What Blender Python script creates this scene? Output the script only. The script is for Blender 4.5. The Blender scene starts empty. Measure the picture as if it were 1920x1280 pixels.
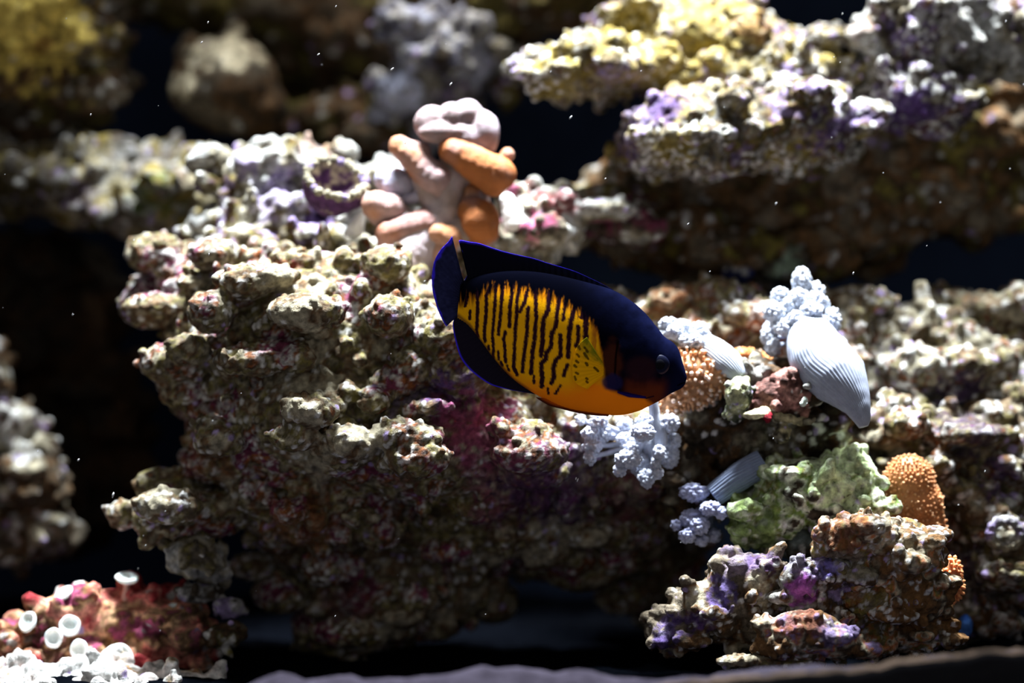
import bpy, math, random
import numpy as np
from mathutils import Vector, Matrix

# ---------------------------------------------------------------- camera, world, lights
# one unit is 10 cm; the fish swims in the plane y = 0, ten units in front of the lens
SC = bpy.context.scene
SC.unit_settings.scale_length = 0.1
COL = SC.collection
DIST = 10.0
PX = 0.002                                   # size of one photo pixel at the fish

cam_d = bpy.data.cameras.new('camera')
cam = bpy.data.objects.new('camera', cam_d); COL.objects.link(cam)
cam.location = (0, -DIST, 0); cam.rotation_euler = (math.pi/2, 0, 0)
cam_d.sensor_width = 36.0
cam_d.lens = 36.0*DIST/(1920*PX)
cam_d.clip_start = 0.05; cam_d.clip_end = 100
cam_d.dof.use_dof = True
cam_d.dof.focus_distance = DIST - 0.02
APERTURE = 0.24                              # diameter of the lens opening
cam_d.dof.aperture_fstop = cam_d.lens*1e-3/APERTURE
SC.camera = cam

w = bpy.data.worlds.new('room_light'); SC.world = w; w.use_nodes = True
bg = w.node_tree.nodes['Background']
bg.inputs[0].default_value = (1.0, 0.96, 0.91, 1); bg.inputs[1].default_value = 0.29

def area(name, loc, size, energy, colr, aim, spread):
    l = bpy.data.lights.new(name, 'AREA'); l.shape = 'RECTANGLE'; l.size, l.size_y = size
    l.energy = energy; l.color = colr; l.spread = math.radians(spread)
    o = bpy.data.objects.new(name, l); COL.objects.link(o); o.location = loc
    o.rotation_euler = (Vector(aim)-Vector(loc)).to_track_quat('-Z', 'Y').to_euler()
    return o
# narrow-beam lamps over the open top of the tank
area('tank_lamp_front', (0.1, 0.62, 6.2), (4.0, 0.5), 400, (0.90, 0.965, 1.0), (0.1, 0.66, 0), 34)
area('tank_lamp_back', (1.1, 1.6, 6.4), (3.4, 0.4), 108, (1.0, 0.96, 0.88), (1.1, 1.7, 0), 38)

SC.view_settings.view_transform = 'Standard'; SC.view_settings.look = 'None'
SC.view_settings.exposure = 0.0; SC.view_settings.gamma = 1.0
SC.view_settings.use_curve_mapping = False

# ---------------------------------------------------------------- helpers
def at(px, py, d=0.0):
    k = PX*(DIST+d)/DIST
    return np.array([(px-960)*k, d, (640-py)*k])
def kk(d): return PX*(DIST+d)/DIST

def lin(c):
    c = np.asarray(c, float)/255.0
    return np.where(c <= 0.04045, c/12.92, ((c+0.055)/1.055)**2.4)

def hash3(ix, iy, iz, seed):
    n = (ix.astype(np.int64)*374761393 + iy.astype(np.int64)*668265263 + iz.astype(np.int64)*1274126177 + seed*974634777) & 0xFFFFFFFF
    n = ((n ^ (n >> 13))*1274126177) & 0xFFFFFFFF
    n = ((n ^ (n >> 16))*2246822519) & 0xFFFFFFFF
    return ((n ^ (n >> 15)) & 0xFFFFFF)/float(0xFFFFFF)

def vnoise(p, seed=0):
    f = np.floor(p); t = p-f; t = t*t*(3-2*t); i = f.astype(np.int64)
    r = np.zeros(len(p))
    for a in (0, 1):
        wa = t[:, 0] if a else 1-t[:, 0]
        for b in (0, 1):
            wb = wa*(t[:, 1] if b else 1-t[:, 1])
            for c in (0, 1):
                wc = wb*(t[:, 2] if c else 1-t[:, 2])
                r += wc*hash3(i[:, 0]+a, i[:, 1]+b, i[:, 2]+c, seed)
    return r

def fbm(p, octs=3, seed=0):
    r = 0; a = 0.5; s = 0
    for o in range(octs):
        r = r + a*vnoise(p*(2.03**o), seed+o*17); s += a; a *= 0.5
    return r/s

def worley(p, seed=0, jit=0.75):
    f = np.floor(p-0.5).astype(np.int64)
    best = np.full(len(p), 9.0); cid = np.zeros(len(p))
    for a in (0, 1):
        for b in (0, 1):
            for c in (0, 1):
                ix, iy, iz = f[:, 0]+a, f[:, 1]+b, f[:, 2]+c
                h = hash3(ix, iy, iz, seed)
                qx = ix+0.5+(h-0.5)*jit
                qy = iy+0.5+(hash3(ix, iy, iz, seed+5)-0.5)*jit
                qz = iz+0.5+(hash3(ix, iy, iz, seed+9)-0.5)*jit
                d = (p[:, 0]-qx)**2+(p[:, 1]-qy)**2+(p[:, 2]-qz)**2
                m = d < best
                best = np.where(m, d, best); cid = np.where(m, h, cid)
    return best, cid                          # squared distance, random number of the cell

def sstep(a, b, x):
    t = np.clip((x-a)/(b-a), 0, 1); return t*t*(3-2*t)

def make_mesh(name, v, f, cols=None, smooth=True):
    me = bpy.data.meshes.new(name)
    v = np.asarray(v, np.float32)
    if isinstance(f, np.ndarray):
        n, k = f.shape
        me.vertices.add(len(v)); me.vertices.foreach_set('co', v.ravel())
        me.loops.add(n*k); me.loops.foreach_set('vertex_index', f.astype(np.int32).ravel())
        me.polygons.add(n); me.polygons.foreach_set('loop_start', np.arange(0, n*k, k, dtype=np.int32))
        me.update(calc_edges=True)
    else:
        me.from_pydata(v.tolist(), [], f)
    if smooth:
        me.polygons.foreach_set('use_smooth', np.ones(len(me.polygons), bool))
    if cols is not None: set_col(me, cols)
    me.update()
    return me

def set_col(me, cols):
    a = me.color_attributes.new('Col', 'FLOAT_COLOR', 'POINT')
    c = np.ones((len(me.vertices), 4), np.float32); c[:, :3] = cols
    a.data.foreach_set('color', c.ravel())

def link(name, me, mat, parent=None):
    o = bpy.data.objects.new(name, me); COL.objects.link(o)
    if mat is not None and not me.materials: me.materials.append(mat)
    if parent is not None: o.parent = parent
    return o

def tag(o, label=None, cat=None, group=None, kind=None):
    if label: o['label'] = label
    if cat: o['category'] = cat
    if group: o['group'] = group
    if kind: o['kind'] = kind
    return o

def empty(name, loc, label, cat, group=None):
    o = bpy.data.objects.new(name, None); COL.objects.link(o); o.location = loc
    o.empty_display_size = 0.05
    return tag(o, label, cat, group)

def under(parent, name, v, f, mat, cols=None, label=None):
    """a part: its mesh is given in world coordinates, the parent is an Empty without rotation"""
    off = np.array(parent.matrix_basis.translation)
    if parent.parent: off = off + np.array(parent.parent.matrix_basis.translation)
    o = link(name, make_mesh(name, np.asarray(v)-off, f, cols), mat, parent)
    if label: o['label'] = label
    return o

def ico(sub):
    import bmesh
    bm = bmesh.new(); bmesh.ops.create_icosphere(bm, subdivisions=sub, radius=1.0)
    v = np.array([x.co[:] for x in bm.verts]); f = np.array([[x.index for x in p.verts] for p in bm.faces]); bm.free()
    return v, f
ICO = {s: ico(s) for s in (1, 2, 3, 4, 5)}

def rot_rand(rng):
    q = rng.normal(size=4); q /= np.linalg.norm(q); w, x, y, z = q
    return np.array([[1-2*(y*y+z*z), 2*(x*y-z*w), 2*(x*z+y*w)], [2*(x*y+z*w), 1-2*(x*x+z*z), 2*(y*z-x*w)], [2*(x*z-y*w), 2*(y*z+x*w), 1-2*(x*x+y*y)]])

def ell(c, r, sub=2, R=None):
    v, f = ICO[sub]; p = v*np.asarray(r)
    if R is not None: p = p@R.T
    return p+np.asarray(c), f

def joined(parts):
    V, F, n = [], [], 0
    for v, f in parts:
        V.append(v); F.append(f+n); n += len(v)
    return np.concatenate(V), np.concatenate(F)

def remesh(parts, voxel, smooth_it=0):
    """one closed skin around a set of overlapping lumps"""
    V, F = joined(parts)
    me = make_mesh('tmp', V, F)
    o = bpy.data.objects.new('tmp', me); COL.objects.link(o)
    m = o.modifiers.new('r', 'REMESH'); m.mode = 'VOXEL'; m.voxel_size = voxel
    if smooth_it:
        s = o.modifiers.new('s', 'SMOOTH'); s.factor = 0.5; s.iterations = smooth_it
    dg = bpy.context.evaluated_depsgraph_get()
    ev = o.evaluated_get(dg); m2 = ev.to_mesh()
    n = len(m2.vertices); v = np.empty(n*3, np.float32); m2.vertices.foreach_get('co', v)
    nn = np.empty(n*3, np.float32); m2.vertex_normals.foreach_get('vector', nn)
    nl = len(m2.loops); L = np.empty(nl, np.int32); m2.loops.foreach_get('vertex_index', L)
    ev.to_mesh_clear(); bpy.data.objects.remove(o); bpy.data.meshes.remove(me)
    return v.reshape(-1, 3).astype(float), nn.reshape(-1, 3).astype(float), L.reshape(-1, 4)

def tube(path, radii, n=20, squash=None, sub=6):
    """swept round body with closed ends; path in world units"""
    path = np.asarray(path, float); radii = np.asarray(radii, float)
    t = np.linspace(0, 1, len(path)); tt = np.linspace(0, 1, (len(path)-1)*sub+1)
    P = catmull(path, tt); Rr = np.interp(tt, t, radii)
    T = np.gradient(P, axis=0); T /= np.linalg.norm(T, axis=1)[:, None]
    V = []
    up = np.array([0, 1.0, 0])
    for i in range(len(P)):
        a = np.cross(T[i], up); la = np.linalg.norm(a)
        a = a/la if la > 1e-6 else np.array([1.0, 0, 0])
        b = np.cross(a, T[i])
        th = np.linspace(0, 2*math.pi, n, endpoint=False)
        V.append(P[i]+Rr[i]*(np.cos(th)[:, None]*a+np.sin(th)[:, None]*b))
    V = np.concatenate(V); F = []
    for i in range(len(P)-1):
        for j in range(n):
            F.append((i*n+j, i*n+(j+1) % n, (i+1)*n+(j+1) % n, (i+1)*n+j))
    F.append(tuple(range(n))[::-1]); F.append(tuple(range((len(P)-1)*n, len(P)*n)))
    return V, F

def catmull(p, tt):
    p = np.asarray(p, float); n = len(p)
    x = np.asarray(tt)*(n-1); i = np.clip(np.floor(x).astype(int), 0, n-2); u = (x-i)[:, None]
    g = lambda j: p[np.clip(j, 0, n-1)]
    p0, p1, p2, p3 = g(i-1), g(i), g(i+1), g(i+2)
    return 0.5*((2*p1)+(-p0+p2)*u+(2*p0-5*p1+4*p2-p3)*u**2+(-p0+3*p1-3*p2+p3)*u**3)

# ---------------------------------------------------------------- materials
def mat(name, rough=0.8, spec=0.25, col=None, bump=None, vary=None, sss=0.0, sss_rad=(0.05, 0.02, 0.01), sheen=0.0, trans=0.0, alpha=None):
    m = bpy.data.materials.new(name); m.use_nodes = True
    nt = m.node_tree; N = nt.nodes; Lk = nt.links; b = N['Principled BSDF']
    b.inputs['Roughness'].default_value = rough; b.inputs['Specular IOR Level'].default_value = spec
    tc = N.new('ShaderNodeTexCoord')
    if col is None:
        src = N.new('ShaderNodeAttribute'); src.attribute_name = 'Col'; out = src.outputs['Color']
    else:
        src = N.new('ShaderNodeRGB'); src.outputs[0].default_value = (*col, 1); out = src.outputs[0]
    if vary:
        sc, lo, hi = vary
        n = N.new('ShaderNodeTexNoise'); n.inputs['Scale'].default_value = sc; n.inputs['Detail'].default_value = 5; n.inputs['Roughness'].default_value = 0.65
        Lk.new(tc.outputs['Object'], n.inputs['Vector'])
        mr = N.new('ShaderNodeMapRange'); mr.inputs[1].default_value = 0.32; mr.inputs[2].default_value = 0.68; mr.inputs[3].default_value = lo; mr.inputs[4].default_value = hi
        Lk.new(n.outputs['Fac'], mr.inputs[0])
        mx = N.new('ShaderNodeMix'); mx.data_type = 'RGBA'; mx.blend_type = 'MULTIPLY'; mx.inputs[0].default_value = 1.0
        Lk.new(out, mx.inputs[6]); Lk.new(mr.outputs[0], mx.inputs[7]); out = mx.outputs[2]
    Lk.new(out, b.inputs['Base Color'])
    if bump:
        sc, st, ds = bump
        n = N.new('ShaderNodeTexNoise'); n.inputs['Scale'].default_value = sc; n.inputs['Detail'].default_value = 6; n.inputs['Roughness'].default_value = 0.7
        Lk.new(tc.outputs['Object'], n.inputs['Vector'])
        bp = N.new('ShaderNodeBump'); bp.inputs['Strength'].default_value = st; bp.inputs['Distance'].default_value = ds
        Lk.new(n.outputs['Fac'], bp.inputs['Height']); Lk.new(bp.outputs[0], b.inputs['Normal'])
    if sss:
        b.inputs['Subsurface Weight'].default_value = sss; b.inputs['Subsurface Radius'].default_value = sss_rad; b.inputs['Subsurface Scale'].default_value = 1.0
    if sheen:
        b.inputs['Sheen Weight'].default_value = sheen; b.inputs['Sheen Roughness'].default_value = 0.4
    if trans:
        b.inputs['Transmission Weight'].default_value = trans; b.inputs['IOR'].default_value = 1.05
    if alpha is not None: b.inputs['Alpha'].default_value = alpha
    return m

M = {}
M['rock'] = mat('live_rock', 0.8, 0.15, bump=(28, 0.7, 0.03), vary=(34, 0.45, 1.45))
M['wall'] = mat('tank_back', 1.0, 0.0, col=(0.012, 0.019, 0.040), vary=(1.5, 0.7, 1.2))
M['sand'] = mat('tank_floor', 1.0, 0.0, bump=(40, 0.5, 0.02), vary=(14, 0.6, 1.3))
M['rim'] = mat('black_rim', 0.8, 0.03, col=(0.006, 0.006, 0.008), bump=(12, 0.4, 0.03))
M['rimtop'] = mat('rim_strip', 0.9, 0.2, col=(0.24, 0.17, 0.13), bump=(30, 0.8, 0.03), vary=(9, 0.3, 1.5))
M['leather'] = mat('leather_coral', 0.75, 0.2, bump=(42, 0.5, 0.02), vary=(26, 0.8, 1.15), sss=0.15, sss_rad=(0.06, 0.025, 0.012))
M['soft'] = mat('soft_coral', 0.7, 0.3, vary=(45, 0.85, 1.1), sss=0.2, sss_rad=(0.03, 0.03, 0.035))
M['polyp'] = mat('polyp_flesh', 0.6, 0.3, vary=(30, 0.85, 1.1), sss=0.2, sss_rad=(0.03, 0.02, 0.015))
M['fish'] = mat('fish_skin', 0.8, 0.0, bump=(90, 0.12, 0.004))
M['fin'] = mat('fin_skin', 0.8, 0.0)
M['fanfin'] = mat('fan_fin_skin', 0.8, 0.0, alpha=0.6)
M['eye'] = mat('fish_eye', 0.45, 0.06)
M['speck'] = mat('water_speck', 0.6, 0.3, col=(0.45, 0.46, 0.5))

# ---------------------------------------------------------------- the tank
def quad_box(name, lo, hi, mt):
    x0, y0, z0 = lo; x1, y1, z1 = hi
    v = [(x0, y0, z0), (x1, y0, z0), (x1, y1, z0), (x0, y1, z0), (x0, y0, z1), (x1, y0, z1), (x1, y1, z1), (x0, y1, z1)]
    f = [(3, 2, 1, 0), (4, 5, 6, 7), (0, 1, 5, 4), (1, 2, 6, 5), (2, 3, 7, 6), (3, 0, 4, 7)]
    o = link(name, make_mesh(name, v, f, smooth=False), mt); o['kind'] = 'structure'; return o
quad_box('wall_back', (-6, 3.6, -1.6), (6, 3.8, 6), M['wall'])
quad_box('wall_left', (-6.2, -1.2, -1.6), (-6, 3.8, 6), M['wall'])
quad_box('wall_right', (6, -1.2, -1.6), (6.2, 3.8, 6), M['wall'])
# sand bed, gently heaped; front ridge stands in for a reflection in the glass
nx, ny = 300, 150
gx, gy = np.meshgrid(np.linspace(-6, 6, nx), np.linspace(-1.2, 3.6, ny))
P = np.stack([gx.ravel(), gy.ravel(), np.zeros(nx*ny)], 1)
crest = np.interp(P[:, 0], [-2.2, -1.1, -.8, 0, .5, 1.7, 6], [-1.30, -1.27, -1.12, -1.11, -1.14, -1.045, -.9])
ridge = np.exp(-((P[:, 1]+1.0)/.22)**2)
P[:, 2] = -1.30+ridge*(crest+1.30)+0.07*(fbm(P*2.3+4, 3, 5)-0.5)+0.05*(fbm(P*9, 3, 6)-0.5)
i = (np.arange(ny-1)[:, None]*nx+np.arange(nx-1)[None]).ravel()
# front sand tinted lilac-grey for the reflection, floor behind painted near-black as shade
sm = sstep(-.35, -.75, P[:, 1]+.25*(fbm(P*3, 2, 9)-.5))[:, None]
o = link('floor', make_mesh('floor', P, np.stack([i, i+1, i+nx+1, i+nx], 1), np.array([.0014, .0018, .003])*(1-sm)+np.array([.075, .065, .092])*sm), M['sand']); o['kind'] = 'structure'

# ---------------------------------------------------------------- live rock
CREAM = lin((214, 204, 176)); WHITE = lin((238, 238, 236)); BROWN = lin((132, 96, 58)); DARK = lin((84, 72, 58))
OLIVE = lin((150, 138, 70)); GREY = lin((138, 126, 108)); PURPLE = lin((120, 84, 168)); PINK = lin((176, 84, 120))
LILAC = lin((188, 168, 222)); RED = lin((176, 60, 66)); ORANGE = lin((196, 116, 60)); YELLOW = lin((204, 180, 92)); GREEN = lin((140, 176, 88))
def dim(c, k=0.34): return c*k
CREAM, WHITE, BROWN, DARK, OLIVE, GREY, PURPLE, PINK, LILAC, RED, ORANGE, YELLOW, GREEN = [dim(c) for c in (CREAM, WHITE, BROWN, DARK, OLIVE, GREY, PURPLE, PINK, LILAC, RED, ORANGE, YELLOW, GREEN)]
PAL_NUB = [(CREAM, 2), (BROWN, 2), (GREY, 2.0), (OLIVE, 1.4), (CREAM, 1.5), (DARK, 1.6), (ORANGE*.8, .8), (WHITE, .8)]
PAL_DARK = [(GREY, 2), (BROWN, 2), (DARK, 3), (OLIVE, 0.6)]
PAL_YEL = [(YELLOW, 2), (CREAM, 2.5), (BROWN, 1.6), (WHITE, 1), (DARK, 1.2), (OLIVE, 1)]
PAL_BROWN = [(BROWN, 4), (DARK, 2.5), (CREAM, 1.2), (lin((120, 70, 40)), 2)]
PAL_PALE = [(WHITE, 3), (CREAM, 3), (GREY, 1)]

def rock(name, label, blobs, knob=(60, 14, 34), pal=PAL_NUB, patches=(), voxel=6.0, nub=(17, 5.0), fine=2.0, seed=1,
         stub=0.2, clump=(5.0, 24, 58), white=.24, out=.35, form=(1.2, 1.0, .62), cat='rock', group=None, shells=True):
    """a live rock: big lumps, knobs and stubs scattered over them, one skin grown round all of it, then relief"""
    rng = np.random.default_rng(seed)
    parts = []; B = []
    for (px, py, d, rx, ry, rd) in blobs:
        k = kk(d); c = at(px, py, d); r = np.array([rx, rd, ry])*k
        parts.append(ell(c, r, 4)); B.append((c, r))
    # knobs on the surface, placed by area, not inside other lumps, mostly on the sides one can see
    n_per, r0, r1 = knob
    k0 = kk(blobs[0][2])
    for bi, (c, r) in enumerate(B):
        a = (r[0]*r[1]+r[0]*r[2]+r[1]*r[2])/3/(k0*k0)
        n = int(n_per*a/(100*100)*2.6)
        for _ in range(n):
            u = rng.normal(size=3); u /= np.linalg.norm(u)
            if u[1] > 0.55: continue
            p = c+u*r
            if any(j != bi and np.sum(((p-cj)/rj)**2) < 0.8 for j, (cj, rj) in enumerate(B)): continue
            nn = u/r; nn /= np.linalg.norm(nn)
            rr = k0*(r0+(r1-r0)*rng.random()**1.8)
            q = p+nn*rr*rng.uniform(-0.1, 0.7)
            s = rr*rng.uniform(0.75, 1.25, 3)
            parts.append(ell(q, s, 2, rot_rand(rng)))
            if rng.random() < stub:
                dirv = nn+np.array([0, -0.2, 0.5])+rng.normal(size=3)*0.4; dirv /= np.linalg.norm(dirv)
                for st in range(rng.integers(1, 3)):
                    q = q+dirv*rr*0.95; rr *= rng.uniform(0.62, 0.85)
                    parts.append(ell(q, rr*rng.uniform(0.8, 1.2, 3), 2, rot_rand(rng)))
        cn, c0, c1 = clump
        for _ in range(int(a/(100*100)*cn*2.6)):
            u = rng.normal(size=3); u /= np.linalg.norm(u)
            if u[1] > 0.55: continue
            p = c+u*r
            if any(j != bi and np.sum(((p-cj)/rj)**2) < 0.75 for j, (cj, rj) in enumerate(B)): continue
            rr = k0*rng.uniform(c0, c1); nn = u/r; nn /= np.linalg.norm(nn)
            cc = p+np.array([nn[0]*out, -.25+nn[1]*out, .1+.3*(out-.35)])*rr; rad = rr*np.array(form)*rng.uniform(.75, 1.25, 3)
            parts.append(ell(cc, rad, 3))
            for _k in range(int(9*(rr/k0/40)**2)):            # grains on the shelf
                w = rng.normal(size=3); w[2] = abs(w[2])*.9; w /= np.linalg.norm(w)
                if w[1] > .6: continue
                g = k0*rng.uniform(r0*.7, r0*1.35)
                parts.append(ell(cc+w*rad+w*g*.25, g*rng.uniform(.75, 1.25, 3), 2, rot_rand(rng)))
    v, nrm, f = remesh(parts, voxel*k0)
    ns, na = nub
    p = v/(ns*k0)
    p = p+0.35*np.stack([vnoise(p*0.9, seed+1), vnoise(p*0.9, seed+2), vnoise(p*0.9, seed+3)], 1)
    d2, cid = worley(p, seed)
    big = fbm(v/(62*k0), 3, seed+31)
    h = na*k0*(0.55-d2*1.6)+na*1.6*k0*(big-0.5)+fine*k0*2*(fbm(v/(7*k0), 2, seed+7)-0.5)
    # small pits and bore holes
    d3, c3 = worley(v/(46*k0)+7.7, seed+3)
    h -= np.where(c3 > 0.55, sstep(0.10, 0.02, d3)*9*k0, 0)
    v2 = v+nrm*h[:, None]
    # colour: patches of crust and turf, also painted light, each nub a little different
    W = np.array([x[1] for x in pal], float); W /= W.sum(); C = np.array([x[0] for x in pal])
    cen = np.cumsum(W)-W/2
    # even out the noise so that every tone takes its share
    big2 = fbm(v/(58*k0)+3.1, 4, seed+41); sub_ = big2[::max(1, len(big2)//4000)]; srt = np.sort(sub_)
    key = np.interp(big2, srt, np.linspace(0, 1, len(srt)))
    key = np.clip(key+.22*(cid-.5), 0, 1)
    col = np.stack([np.interp(key, cen, C[:, ch]) for ch in range(3)], 1)
    col = col*(0.55+0.8*vnoise(v/(9*k0), seed+51))[:, None]
    # pale grains of crust
    wr = (cid*7.31) % 1.0
    dens = np.clip(white*(0.2+1.8*sstep(.35, .62, fbm(v/(70*k0)+9, 2, seed+57))), 0, .9)
    wm = (wr < dens)*sstep(.30, .14, d2)
    wc = np.where(((cid*31.7) % 1 < .12)[:, None], LILAC*1.9, WHITE*1.75)
    col = col*(1-wm[:, None])+wc*wm[:, None]
    edge = fbm(v/(20*k0), 3, seed+61); spk = fbm(v/(11*k0), 3, seed+63)
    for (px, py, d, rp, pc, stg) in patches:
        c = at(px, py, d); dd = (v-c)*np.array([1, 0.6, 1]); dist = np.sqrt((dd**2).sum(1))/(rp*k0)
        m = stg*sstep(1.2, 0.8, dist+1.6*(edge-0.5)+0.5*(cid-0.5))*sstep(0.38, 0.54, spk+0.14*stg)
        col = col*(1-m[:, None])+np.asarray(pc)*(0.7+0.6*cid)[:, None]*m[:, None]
    base = np.array([np.mean(v2[:, 0]), np.mean(v2[:, 1]), v2[:, 2].min()])
    o = link(name, make_mesh(name, v2-base, f, col), M['rock']); o.location = base
    return tag(o, label, cat, group)

R = {}
R['center'] = rock('reef_rock', 'largest knobbly cream and brown live rock in the middle, behind the striped fish', [
    (600, 640, .7, 270, 170, 200), (480, 575, .9, 165, 110, 160), (400, 530, .95, 105, 62, 110), (335, 545, .95, 42, 38, 60),
    (470, 720, .85, 125, 130, 140), (600, 770, .6, 200, 150, 180), (425, 800, .85, 75, 110, 110), (330, 715, .9, 38, 32, 40),
    (780, 660, .8, 220, 150, 170), (1000, 660, 1.0, 250, 90, 150), (820, 820, .6, 220, 130, 185), (1040, 840, .8, 180, 130, 170),
    (600, 930, .76, 180, 95, 150), (370, 955, .62, 110, 38, 90), (300, 980, .55, 50, 36, 60), (900, 955, .92, 250, 100, 140), (740, 1070, 1.1, 210, 120, 120),
    (640, 1180, 1.15, 90, 100, 100), (1050, 1000, 1.2, 160, 90, 100), (1160, 900, 1.1, 120, 130, 110), (1220, 1060, 1.5, 90, 100, 80)],
    knob=(26, 7, 22), voxel=4.8, nub=(12, 4.8), clump=(4.2, 24, 56), out=.95, form=(1.1, 1.05, .72), white=.13, seed=4, pal=[(c*1.35, q) for c, q in PAL_NUB+[(PINK*.7, .6)]], patches=[
        (850, 740, .3, 60, PURPLE*1.19, .75), (870, 790, .3, 60, PINK*1.36, .8), (905, 830, .3, 55, PINK*1.7, .7), (740, 740, .4, 40, LILAC*1.7, .6),
        (960, 900, .4, 90, PINK*0.94, .7), (1050, 920, .4, 100, PURPLE*0.68, .6), (820, 870, .4, 40, OLIVE*1.7, .8), (845, 930, .5, 45, OLIVE*1.36, .8),
        (760, 870, .4, 45, RED*1.02, .6), (540, 515, .5, 30, RED*1.7, .7), (470, 620, .5, 25, PINK*1.7, .7), (560, 980, .5, 70, ORANGE*1.02, .6), (660, 1120, .9, 50, PINK*0.85, .6),
        (330, 720, .7, 40, ORANGE*1.19, .8), (400, 850, .6, 60, ORANGE*0.85, .5), (1180, 930, .6, 70, PINK*0.85, .6)])
R['upper'] = rock('reef_rock', 'pale crusted rock crest at the left of the orange finger coral', [
    (480, 335, 1.22, 68, 60, 90), (560, 302, 1.27, 66, 34, 80), (650, 400, 1.27, 100, 60, 100), (500, 420, 1.17, 105, 70, 100),
    (730, 350, 1.37, 80, 45, 90), (610, 465, 1.12, 140, 60, 110), (450, 460, 1.17, 60, 60, 80)],
    knob=(40, 7, 20), voxel=5.2, clump=(5, 20, 44), out=.8, form=(1.1, 1.05, .72), seed=8, pal=PAL_PALE+[(OLIVE, 1.2), (BROWN, 1.2), (LILAC, .8)], patches=[
        (600, 425, 1.02, 26, PURPLE, .9), (470, 310, 1.02, 26, LILAC, .8), (540, 330, 1.02, 30, PURPLE, .6), (520, 370, 1.02, 40, LILAC, .7), (600, 270, 1.12, 40, ORANGE*.7, .6)])
R['pink'] = rock('reef_rock', 'small rock with bright pink crust at the right of the orange finger coral', [
    (1030, 400, 1.05, 80, 52, 70), (1010, 440, 1.05, 70, 50, 70), (1150, 415, 1.3, 60, 34, 60)],
    knob=(60, 9, 22), voxel=5, seed=12, pal=PAL_PALE+[(GREY, 2), (PINK, 1.6)], patches=[
        (1050, 380, .9, 36, RED*.9, .85), (1010, 430, .9, 28, lin((226, 120, 170)), .9), (1000, 360, .9, 26, RED, .6)])
R['shelf'] = rock('reef_rock', 'blurred yellow-green rock shelf reaching in from the left edge', [
    (60, 335, 2.1, 150, 40, 100), (210, 345, 2.0, 150, 62, 110), (330, 380, 1.85, 105, 72, 110), (370, 440, 1.8, 62, 50, 80)],
    knob=(36, 14, 34), voxel=8, clump=(3, 30, 60), white=.14, seed=15, pal=[(c*1.15, q) for c, q in PAL_YEL], patches=[(300, 370, 1.6, 50, GREEN, .6), (150, 365, 1.7, 30, PURPLE*.7, .6), (210, 300, 1.7, 60, WHITE, .5), (40, 340, 1.8, 90, DARK, .8)])
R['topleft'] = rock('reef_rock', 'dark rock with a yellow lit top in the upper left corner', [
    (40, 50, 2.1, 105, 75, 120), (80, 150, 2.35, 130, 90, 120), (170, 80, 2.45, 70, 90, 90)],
    knob=(30, 14, 34), voxel=8, white=.1, seed=18, pal=PAL_DARK, patches=[(50, 20, 1.8, 120, YELLOW*2.9, .95), (30, 60, 1.8, 70, YELLOW*2.9, .95), (70, 85, 1.8, 25, ORANGE, .7)])  # dim sides and the yellow-lit top are painted into palette and patches
R['boulder'] = rock('reef_rock', 'smooth round grey boulder with a pointed horn on top', [
    (425, 160, 2.3, 98, 92, 100), (390, 130, 2.3, 62, 60, 70), (440, 80, 2.3, 26, 45, 30), (345, 165, 2.25, 28, 44, 40), (470, 200, 2.3, 70, 60, 70)],
    knob=(5, 10, 20), voxel=8, nub=(30, 3), seed=21, stub=0, clump=(0, 1, 2), white=.04, pal=[(GREY, 2), (BROWN, 2), (DARK, 2)], patches=[(440, 85, 2.1, 46, CREAM*2.6, .9), (330, 160, 2.1, 36, CREAM*2.6, .9), (380, 90, 2.1, 36, CREAM*2.4, .9)])  # shade darkens the palette; the lit upper rim is painted as cream patches
R['topmid'] = rock('reef_rock', 'dim out-of-focus brown rock at the top, above the round boulder', [
    (350, 0, 2.8, 120, 50, 90), (560, 20, 2.9, 190, 75, 100), (620, 100, 3.0, 130, 80, 90)], knob=(20, 16, 36), voxel=10, white=.05, seed=23, pal=PAL_DARK, patches=[(370, 30, 2.6, 80, OLIVE*.8, .6)])
R['blue'] = rock('reef_rock', 'bluish white lumpy rock standing behind the finger coral', [
    (820, 85, 2.35, 68, 58, 70), (790, 160, 2.4, 46, 44, 60), (750, 235, 2.5, 52, 66, 60), (860, 130, 2.6, 60, 60, 60)],
    knob=(50, 12, 26), voxel=7, seed=25, white=.35, pal=[(lin((190, 196, 222))*.9, 3), (GREY*1.3, 2), (lin((120, 124, 150))*.8, 2), (DARK, 1)], patches=[(800, 150, 2.2, 26, CREAM, .8)])
R['pebble'] = rock('reef_rock', 'small pale lit stone beside the bluish rock', [(935, 92, 2.4, 24, 20, 24), (955, 115, 2.5, 30, 34, 30)],
    knob=(20, 6, 12), voxel=6, clump=(0, 1, 2), seed=26, pal=PAL_PALE)
R['pebble2'] = rock('reef_rock', 'dim oval stone below the small pale lit stone', [(952, 170, 2.45, 26, 30, 26), (930, 150, 2.6, 20, 20, 20)],
    knob=(20, 6, 12), voxel=6, clump=(0, 1, 2), seed=27, pal=PAL_DARK)
R['topdark'] = rock('reef_rock', 'dark brown rock at the top edge, left of the yellow rock', [
    (1020, 10, 2.6, 130, 55, 80), (930, 30, 2.8, 60, 60, 60)], knob=(26, 12, 28), voxel=8, white=.05, seed=28, pal=PAL_DARK, patches=[(1070, 10, 2.3, 40, OLIVE, .6)])
R['dimrock'] = rock('reef_rock', 'dim grey rock in the shade between boulder and finger coral', [
    (610, 225, 2.6, 85, 42, 70), (690, 250, 2.5, 70, 50, 60)], knob=(20, 12, 24), voxel=8, white=.05, seed=29, pal=PAL_DARK)
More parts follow.
